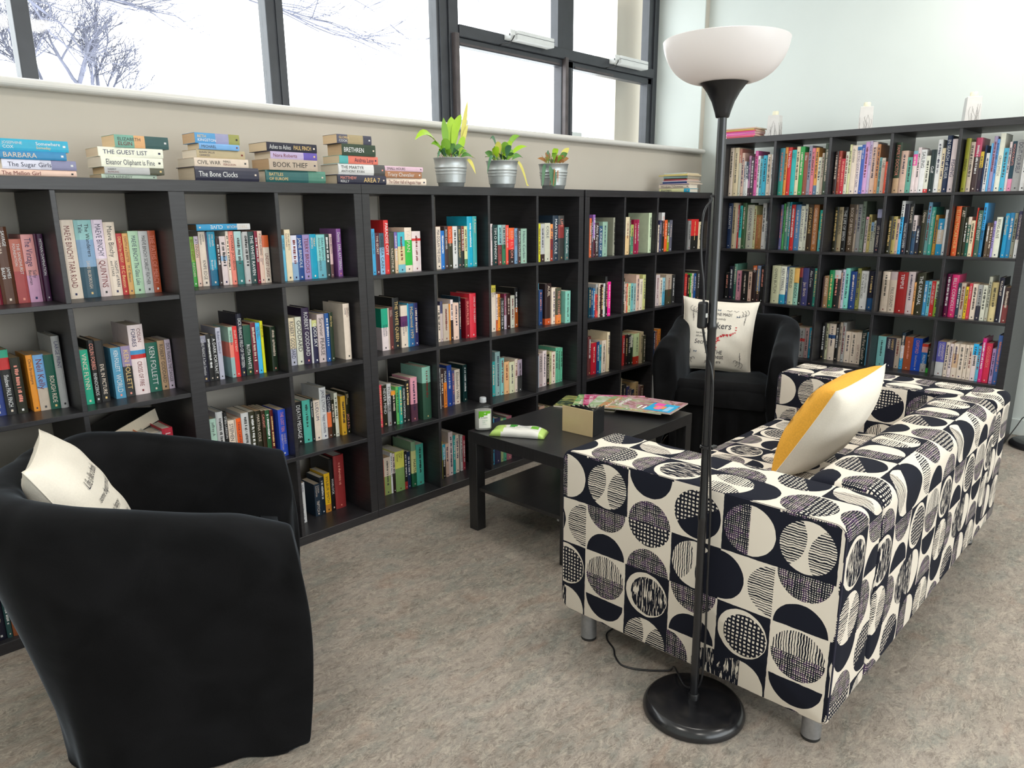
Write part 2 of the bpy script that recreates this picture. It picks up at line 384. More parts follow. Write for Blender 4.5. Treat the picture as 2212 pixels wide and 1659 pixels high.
# ---------------------------------------------------------------- lettering
GL = {}
def _curve_mesh(txt):
    cu = bpy.data.curves.new('t', 'FONT'); cu.body = txt; cu.resolution_u = 2; cu.size = 1.0
    o = bpy.data.objects.new('t', cu); COL.objects.link(o)
    dg = bpy.context.evaluated_depsgraph_get(); me = o.evaluated_get(dg).to_mesh()
    vs = [tuple(v.co) for v in me.vertices]; fs = [tuple(p.vertices) for p in me.polygons]
    o.evaluated_get(dg).to_mesh_clear(); bpy.data.objects.remove(o); bpy.data.curves.remove(cu)
    return vs, fs
HH = None
def glyph(ch):
    global HH
    if HH is None:
        HH = max(v[0] for v in _curve_mesh('HH')[0])
    if ch not in GL:
        w = max(v[0] for v in _curve_mesh('H'+ch+'H')[0]) - HH
        if ch == ' ': GL[ch] = ([], [], 0.28)
        else:
            vs, fs = _curve_mesh(ch); GL[ch] = (vs, fs, w)
    return GL[ch]
def text_width(s): return sum(glyph(c)[2] for c in s)
def put_text(mb, s, fn, size, color=(0, 0, 0), m=0, sx=1.0, shear=0.0, x0=0.0, y0=0.0):
    """fn maps flat (x, y) in metres to a 3-D point"""
    x = x0
    for ch in s:
        vs, fs, w = glyph(ch)
        b = len(mb.v)
        for v in vs: mb.v.append(tuple(fn(x+(v[0]+shear*v[1])*size*sx, y0+v[1]*size)))
        for f in fs: mb.idx([b+k for k in f], m, color)
        x += w*size*sx
    return x

# ================================================================ THE ROOM
XR, YW, XL, YB, ZC = 3.44, 0.41, -4.2, -6.5, 3.1
ZS = 1.80            # sill height
def struct(name, mb, m, **kw):
    o = mb.build(name, m, **kw); o['kind'] = 'structure'; return o
b = MB(); b.box(XL-.2, XR+.2, YB-.2, YW+.2, -0.1, 0.0); struct('floor', b, M['floor'])
b = MB(); b.box(XL-.2, XR+.2, YB-.2, YW+.6, ZC, ZC+.1); struct('ceiling', b, M['ceiling'])
b = MB(); b.box(XL, XR, YW, YW+.2, 0, ZS-.03); b.box(XL, XR, YW, YW+.2, 2.98, ZC); b.box(3.385, XR, YW, YW+.46, ZS-.03, 2.98)
b.box(XL, -3.4, YW, YW+.46, ZS-.03, 2.98); b.box(XL, XR+.2, YW+.2, YW+.46, 1.2, ZS-.03); b.box(XL, XR+.2, YW+.2, YW+.46, 2.98, ZC)
struct('wall_window_side', b, [M['wall_low']])
b = MB(); b.box(XR, XR+.2, YB, YW+.5, 0, ZC); struct('wall_right', b, M['wall'])
b = MB(); b.box(XL-.2, XL, YB, YW+.5, 0, ZC); struct('wall_left', b, M['wall'])
b = MB(); b.box(XL, XR, YB-.15, YB, 0, .6); b.box(XL, XR, YB-.15, YB, 2.9, ZC); b.box(XL, -3.1, YB-.15, YB, .6, 2.9); b.box(2.5, XR, YB-.15, YB, .6, 2.9)
struct('wall_back', b, M['wall'])
b = MB(); b.box(XR-.014, XR, YB, YW, 0, .10); bevel(struct('baseboard_right', b, M['wall']), .003)
# reveal lining at the right end of the window, light and glossy
b = MB(); b.box(3.375, 3.385, YW, YW+.44, ZS, 2.98); struct('trim_1', b, M['wall'])
# sill with a rounded nosing
b = MB()
prof = [(YW+.44, ZS), (YW-.03, ZS)] + [(YW-.03-.0165*sin(a), ZS-.0165+.0165*cos(a)) for a in [pi*k/8 for k in range(1, 9)]] + [(YW+.44, ZS-.033)]
x0, x1 = XL, 3.405
for i in range(len(prof)-1):
    (ya, za), (yb, zb) = prof[i], prof[i+1]
    b.face([(x0, ya, za), (x1, ya, za), (x1, yb, zb), (x0, yb, zb)])
b.face([(x1, y, z) for y, z in prof]); b.face([(x0, y, z) for y, z in prof][::-1])
struct('trim_2', b, M['sill'], auto=50)

# window frames, glass line at Y = .83
YG = .80
def window(n, panes, bars, rails, xa, xb):
    f = MB()
    for (u0, u1, yy) in bars: f.box(u0, u1, yy, yy+.07, ZS, 2.98)
    for (u0, u1, z0, z1, yy) in rails: f.box(u0, u1, yy, yy+.06, z0, z1)
    o = struct('window_%d' % n, f, M['frame']); bevel(o, .004, 2)
    g = MB()
    for (u0, u1, z0, z1) in panes: g.box(u0, u1, YG+.035, YG+.041, z0, z1)
    p = g.build('pane', M['glass'], o)
    return o
w1 = window(1, [(-3.4, -.947, ZS+.04, 2.98)], [(-3.4, -3.34, YG), (-.947, -.889, YG)], [(-3.4, -.947, ZS, ZS+.055, YG), (-3.34, -.947, 2.92, 2.98, YG)], 0, 0)
w2 = window(2, [(-.889, .087, ZS+.04, 2.98)], [(.087, .178, YG)], [(-.889, .087, ZS, ZS+.055, YG), (-.889, .087, 2.92, 2.98, YG)], 0, 0)
w3 = window(3, [(.178, 1.134, ZS+.04, 2.98)], [(1.134, 1.215, YG)], [(.178, 1.134, ZS, ZS+.055, YG), (.178, 1.134, 2.92, 2.98, YG)], 0, 0)
w4 = window(4, [(1.288, 2.18, ZS+.04, 2.29), (1.288, 2.18, 2.40, 2.98), (2.347, 3.25, ZS+.04, 2.29), (2.347, 3.25, 2.40, 2.98)],
            [(1.215, 1.288, YG-.012), (2.225, 2.347, YG), (3.25, 3.375, YG)],
            [(1.215, 3.3, ZS, ZS+.055, YG), (1.288, 3.3, 2.335, 2.40, YG-.02), (1.288, 3.3, 2.29, 2.335, YG), (1.288, 3.3, 2.92, 2.98, YG)], 0, 0)
f = MB()
for (u0, u1) in ((2.178, 2.222), (3.235, 3.262)): f.box(u0, u1, YG-.004, YG+.06, 2.40, 2.95)
for (u0, u1) in ((2.300, 2.325), (2.285, 2.292)): f.box(u0, u1, YG-.014, YG+.05, ZS, 2.29)
f.box(3.300, 3.312, YG-.012, YG, ZS, 2.95); f.box(.135, .142, YG-.008, YG, ZS, 2.95); f.box(1.150, 1.158, YG-.010, YG, ZS, 2.95)
f.build('frame_ridge', M['frame'], w4)
f = MB(); f.box(1.232, 1.262, YG-.045, YG-.012, ZS, 2.345); f.box(2.232, 2.262, YG-.030, YG, ZS, 2.345); f.box(1.30, 2.2, YG-.006, YG, 2.296, 2.306); f.box(2.36, 2.80, YG-.006, YG, 2.296, 2.306)
f.build('brown_stop_strip', M['frame_brown'], w4)
# outside pale jamb and ledge blocks seen through the panes
f = MB(); f.box(3.18, 3.9, 1.05, 1.25, 1.2, 3.4); struct('trim_3', f, M['wall_low'])
for i, (x, lab) in enumerate(((1.40, 'small pale block on the outer ledge behind the biggest potted plant'), (2.55, 'small pale block on the outer ledge below the right-hand window pane'))):
    f = MB(); f.box(x, x+.13, .98, 1.06, 1.86, 1.915); f.box(x-.02, x+.15, .96, 1.08, 1.80, 1.862)
    o = f.build('ledge_block', M['plastic_white']); bevel(o, .004); tag(o, lab, 'ledge block', 'blocks on the outer window ledge')
f = MB(); f.box(1.2, 3.18, .93, 1.12, 1.74, 1.80); struct('trim_4', f, M['wall_low'])
# window openers (white housings on the transom)
def opener(x, lab):
    r = empty('window_opener', (x, YG-.02, 2.392)); tag(r, lab, 'window opener', 'white window openers on the transom')
    f = MB(); f.box(-.17, .17, -.075, -.008, -.028, .028); o = f.build('housing', M['plastic_white'], r); bevel(o, .006, 3)
    f = MB(); f.box(-.171, .171, -.076, -.006, .004, .0065); f.build('seam', M['frame'], r)
    f = MB(); f.box(-.215, -.17, -.055, 0, -.024, .03); f.lathe([(.010, -.02), (.010, .02)], 12, M=Matrix.Translation((-.195, -.05, 0)) @ Matrix.Rotation(pi/2, 4, 'Y'), cap0=True, cap1=True)
    o = f.build('bracket', M['plastic_white'], r); bevel(o, .003)
    f = MB(); f.tube([(-.18, -.055, .0), (-.205, -.07, -.02), (-.225, -.06, -.05), (-.25, -.03, -.055), (-.26, -.0, -.06)], .0035, 6); f.build('wire', M['plastic_black'], r, smooth=True)
opener(1.87, 'white opener box on the window transom above the potted plants')
opener(2.94, 'white opener box on the transom nearest the lamp shade')
# rear window frames (behind the camera)
f = MB()
for u in (-3.1, -1.75, -.35, 1.05, 2.44): f.box(u, u+.06, YB-.1, YB-.04, .6, 2.9)
f.box(-3.1, 2.5, YB-.1, YB-.04, .6, .66); f.box(-3.1, 2.5, YB-.1, YB-.04, 2.84, 2.9)
o = struct('window_5', f, M['frame']); f = MB(); f.box(-3.1, 2.5, YB-.075, YB-.07, .62, 2.88); f.build('pane', M['glass'], o)
# housings and glowing diffusers of the added, unseen ceiling fill lights
M['fill_glow'] = mat('added_light_panel', (1, 1, 1), 0.5); _b = M['fill_glow'].node_tree.nodes['Principled BSDF']
_b.inputs['Emission Color'].default_value = (1, .96, .9, 1); _b.inputs['Emission Strength'].default_value = 1.5
for (x, y) in FILL_LAMPS:
    r = empty('added_ceiling_light', (x, y, 3.1)); tag(r, 'added square fill light panel, unseen on the ceiling above the room', 'ceiling light', 'added ceiling fill panels')
    f = MB(); f.box(-.30, .30, -.30, .30, -.02, 0); f.build('housing', M['plastic_white'], r)
    f = MB(); f.box(-.28, .28, -.28, .28, -.022, -.0201); f.build('diffuser', M['fill_glow'], r)

# ================================================================ BARE TREES OUTSIDE
def tree(name, base, h, r, seed, lab, limbs, spread=.6, depth=7):
    rnd = random.Random(seed); mb = MB(); cnt = [0]
    def grow(p, d, L, rad, dep):
        pts = [p]; dd = d.normalized()
        n = 4 if dep > 3 else 3
        for i in range(n):
            dd = (dd + Vector((rnd.uniform(-1, 1), rnd.uniform(-1, 1), rnd.uniform(-1, 1)))*.22 + Vector((0, 0, .03))).normalized()
            pts.append(pts[-1]+dd*L/n)
        mb.tube(pts, [max(.0052, rad*(1-.35*i/n)) for i in range(n+1)], 5 if dep > 3 else 3, caps=False); cnt[0] += 1
        if dep <= 0 or cnt[0] > 2600: return
        k = 3 if dep in (4, 3) else 2
        for _ in range(k):
            q = pts[rnd.randint(max(1, n-2), n)]
            side = Vector((rnd.uniform(-1, 1), rnd.uniform(-.5, .5), rnd.uniform(-.5, .9)))
            nd = (dd + side*spread*1.3).normalized()
            grow(q, nd, L*rnd.uniform(.62, .85), max(.0045, rad*.58), dep-1)
        grow(pts[-1], dd, L*.8, max(.0045, rad*.65), dep-1) if dep > 2 else None
    B = Vector(base); mb.tube([B, B+Vector((.1, 0, h*.5)), B+Vector((0, 0, h))], [r, r*.85, r*.7], 10, caps=False)
    for (z, d, L, rad, dp) in limbs: grow(B+Vector((0, 0, z)), Vector(d), L, rad, dp)
    o = mb.build(name, M['bark'], smooth=True)
    tag(o, lab, 'tree', 'bare trees outside the window'); return o
tree('bare_tree', (-1.3, 9.0, -1.5), 5.6, .16, 5, 'bare winter tree outside reaching a thick bough across the left window', [(5.1, (1, 0, .02), 2.2, .085, 6), (5.3, (1, 0, .25), 2.4, .07, 6), (4.7, (1, .1, -.02), 2.0, .05, 5), (5.5, (.4, 0, 1), 1.0, .08, 4)], .5)
tree('bare_tree', (2.75, 12.0, -1.6), 4.6, .14, 12, 'lower twiggy bare tree outside, just above the window sill', [(4.3, (.6, 0, .7), .75, .06, 6), (4.4, (-.6, 0, .7), .75, .06, 6), (4.5, (.1, 0, 1), .75, .06, 6), (4.2, (1, 0, .35), 1.0, .05, 6), (4.2, (-1, 0, .35), 1.0, .05, 6)], .7)

# ================================================================ BOOKCASES
OUT, IN, CW = .038, .016, .3365
def bookcase(name, label, loc, rz, W_, H_, xs, zs, D=.39, left_drop=None):
    """xs: list of (x0,x1) cells, zs: list of (z0,z1) rows bottom->top, local x along the case, y into it"""
    r = empty(name, loc, rz); tag(r, label, 'bookcase')
    def p(nm, *bx):
        mb = MB(); mb.box(*bx); o = mb.build(nm, M['board'], r); bevel(o, .0012, 1); return o
    xa, xb = xs[0][0]-OUT, xs[-1][1]+OUT
    p('top_board', xa, xb, 0, D, H_-OUT, H_); p('bottom_board', xa, xb, 0, D, 0, OUT)
    p('side_panel', xa, xa+OUT, 0, D, OUT, H_-OUT); p('side_panel', xb-OUT, xb, 0, D, OUT, H_-OUT)
    segs = [(xs[0][0], xs[-1][1], 0.0)]
    if left_drop: segs = [(xs[0][0], xs[1][1], left_drop), (xs[2][0], xs[-1][1], 0.0)]; p('middle_panel', xs[1][1], xs[2][0], -.002, D, OUT, H_-OUT)
    for (sa, sb, dz) in segs:
        for i in range(len(zs)-1): p('shelf', sa, sb, .001, D, zs[i][1]-dz, zs[i+1][0]-dz)
        cs = [c for c in xs if c[0] >= sa-.001 and c[1] <= sb+.001]
        for i in range(len(cs)-1):
            for j, (z0, z1) in enumerate(zs):
                p('divider', cs[i][1], cs[i+1][0], .001, D, z0-(dz if j else 0), z1-(dz if j < len(zs)-1 else 0))
    return r
ZA = [(.038, .3745), (.3905, .727), (.743, 1.0795), (1.0955, 1.432)]
XA = [(-1.47, -1.1335), (-1.1175, -.781), (-.727, -.3905), (-.3745, -.038)]
XB = [(.038+.3525*i, .3745+.3525*i) for i in range(4)]
ZR = [(.038+.352*i, .374+.352*i) for i in range(5)]; XRc = [(.038+.352*i, .374+.352*i) for i in range(5)]
XU = 1.4866; XT, YT = 2.931, -.020
bookcase('bookcase', 'black-brown low bookcase at the left end of the window wall, behind the near armchair', (0, 0, 0), 0, 1.5, 1.47, XA, ZA, left_drop=.009)
bookcase('bookcase', 'black-brown low bookcase in the middle of the window wall, under the three potted plants', (.001, 0, 0), 0, 1.47, 1.47, XB, ZA)
bookcase('bookcase', 'black-brown low bookcase in the corner of the window wall, left of the lamp pole', (XU, 0, 0), 0, 1.47, 1.47, [(a, b_) for a, b_ in XB[:3]]+[(XB[3][0], XB[3][1]-.07)], ZA)
bookcase('bookcase', 'tall black-brown bookcase five shelves high along the right wall', (XT, YT, 0), -pi/2, 1.82, 1.82, XRc, ZR, D=.42)

# ================================================================ BOOKS
def colname(c):
    r, g, b_ = c; mx, mn = max(c), min(c); d = mx-mn
    if d < .13:
        return 'white' if mx > .86 else 'pale grey' if mx > .7 else 'grey' if mx > .45 else 'dark grey' if mx > .25 else 'black'
    if mx < .22: return 'black'
    h = (60*((g-b_)/d) % 360) if mx == r else 60*((b_-r)/d)+120 if mx == g else 60*((r-g)/d)+240
    s = d/mx
    if h < 18 or h >= 345: n = 'red' if s > .5 else 'pink' if mx > .6 else 'maroon'
    elif h < 42: n = ('orange' if mx > .8 else 'brown') if s > .5 else 'cream' if mx > .75 else 'tan' if mx > .5 else 'brown'
    elif h < 70: n = 'yellow' if s > .5 and mx > .6 else 'cream' if mx > .75 else 'olive'
    elif h < 165: n = 'green'
    elif h < 195: n = 'teal'
    elif h < 250: n = 'blue'
    elif h < 290: n = 'purple'
    else: n = 'magenta' if s > .5 else 'mauve'
    pre = ''
    if n in ('red', 'green', 'teal', 'blue', 'purple', 'pink'): pre = 'dark ' if mx < .45 else 'pale ' if (s < .35 and mx > .6) else ''
    return pre+n
GAIN = 1.04
def parse_col(s):
    a = s.split('@'); cs = a[0].split('/')
    st = [float(q) for q in a[1].split(':')] if len(a) > 1 else []
    return cs, st
def contrast(h, rnd):
    c = [int(ch, 16)/15 for ch in h]; l = .3*c[0]+.6*c[1]+.1*c[2]
    if l > .55: return hx(rnd.choice(['222', '333', '444', '224', '722', '225']))
    return hx(rnd.choice(['eee', 'edc', 'dcb', 'ec8', 'eee', 'ddd', 'e98']))
def book_parts(w, h, d, cs, st, text, rnd, detail=True):
    hard = h > .215
    t = .0022 if hard else .0009; r = .0025 if hard else .0008; bul = .0018 if hard and w > .02 else .0006
    P = [(0, d), (0, r), (w*.22, -bul*.6), (w*.5, -bul), (w*.78, -bul*.6), (w, r), (w, d), (w-t, d), (w-t, t+r), (t, t+r), (t, d)]
    zz = [0.0]+[h*(1-q) for q in sorted(st, reverse=True)]+[h]
    colz = [hx(c, GAIN) for c in cs][::-1]
    cv = MB(); n = len(P)
    for k in range(len(zz)-1):
        for i in range(n):
            (xa, ya), (xb, yb) = P[i], P[(i+1) % n]
            cv.face([(xb, yb, zz[k]), (xa, ya, zz[k]), (xa, ya, zz[k+1]), (xb, yb, zz[k+1])], 0, colz[min(k, len(colz)-1)])
    cv.face([(x, y, h) for x, y in P][::-1], 0, colz[-1]); cv.face([(x, y, 0) for x, y in P], 0, colz[0])
    pg = MB(); ins = .004 if hard else .0008
    tone = hx(rnd.choice(['dcc8ae', 'd2b693', 'e2d3bd', 'c9a987', 'd8c4a6', 'e6dccb']) if not hard else rnd.choice(['e6dccb', 'e8e0d2', 'dccdb6']))
    pg.box(t+.0002, w-t-.0002, t+r, d-ins, ins, h-ins, 0, tone)
    T_ = {'spine_title': MB(), 'spine_author': MB(), 'publisher_mark': MB()}; tx = T_['spine_title']
    base = cs[0]
    def place(s, za, zb, hexc, tx):
        lines = s.split('/'); nl = len(lines); L = za-zb
        avail = (w*.72)/nl
        for i, ln in enumerate(lines):
            tw = text_width(ln)
            if tw < .01: continue
            size = min(avail/rnd.choice([.85, .95, 1.1]), .026); sx = 1.0
            if tw*size > L: sx = max(.62, L/(tw*size)); size = min(size, L/(tw*sx))
            col = contrast(hexc, rnd)
            x_c = w/2 + ((nl-1)/2-i)*avail
            yb_ = -size*.35
            off = -(bul+.0005)
            put_text(tx, ln, lambda a, b2: (x_c+b2, off, za-a), size, col, sx=sx, y0=yb_)
    def col_at(q):
        k = 0
        for i, s_ in enumerate(sorted(st)):
            if q > s_: k = i+1
        return cs[min(k, len(cs)-1)]
    if text:
        if '|' in text:
            a, b2 = text.split('|')[:2]
            if a: place(a, h*.95, h*.53 if b2 else h*.35, col_at(.3), T_['spine_author'])
            if b2: place(b2, (h*.48 if a else h*.62), h*.12, col_at(.65), T_['spine_title'])
        else: place(text, h*.93, h*.14, col_at(.5), tx)
    elif detail and w > .009:
        # writing too small to read: rows of short strokes
        z = h*rnd.uniform(.86, .93); end = h*rnd.uniform(.2, .45); hw = min(w*.26, .006)
        cc = contrast(col_at(.3), rnd); off = -(bul+.0005)
        while z > end:
            l = rnd.uniform(.002, .0065)
            a = w/2-hw*rnd.uniform(.6, 1); b2 = w/2+hw*rnd.uniform(.5, 1)
            tx.face([(a, off, z-l), (b2, off, z-l), (b2, off, z), (a, off, z)], 0, cc)
            z -= l+rnd.choice([.0012, .0015, .002, .006])
    if detail and w > .011:
        # publisher's mark at the foot of the spine
        a = w*.5-min(.003, w*.12); b2 = w*.5+min(.003, w*.12); z = h*.045; cc = contrast(cs[-1], rnd); off = -(bul+.0005)
        k = b2-a; T_['publisher_mark'].face([(a, off, z), (b2, off, z), (b2, off, z+k*1.2), (a, off, z+k*1.2)], 0, cc)
    return cv, pg, T_
def make_book(loc, rot, w, h, d, colspec, text, label, group, seed):
    rnd = random.Random(seed); cs, st = parse_col(colspec)
    cv, pg, tx = book_parts(w, h, d, cs, st, text, rnd)
    o = cv.build('book', M['cover']); o.location = loc; o.rotation_euler = rot
    tag(o, label, 'book', group)
    pg.build('page_block', M['paper'], o)
    for nm_, q_ in tx.items():
        if q_.f: q_.build(nm_, M['print'], o)
    return o
ORD = ['first', 'second', 'third', 'fourth', 'fifth', 'sixth', 'seventh', 'eighth', 'ninth', 'tenth', 'eleventh', 'twelfth', 'thirteenth', 'fourteenth', 'fifteenth', 'sixteenth', 'seventeenth', 'eighteenth']
CASE = {'a': 'left low bookcase', 'b': 'middle low bookcase', 'c': 'corner low bookcase', 'r': 'tall bookcase'}
ROWN = {1: 'top shelf', 2: 'second shelf', 3: 'third shelf', 4: 'fourth shelf'}
stuff = MB(); stuff_p = MB(); stuff_t = MB()
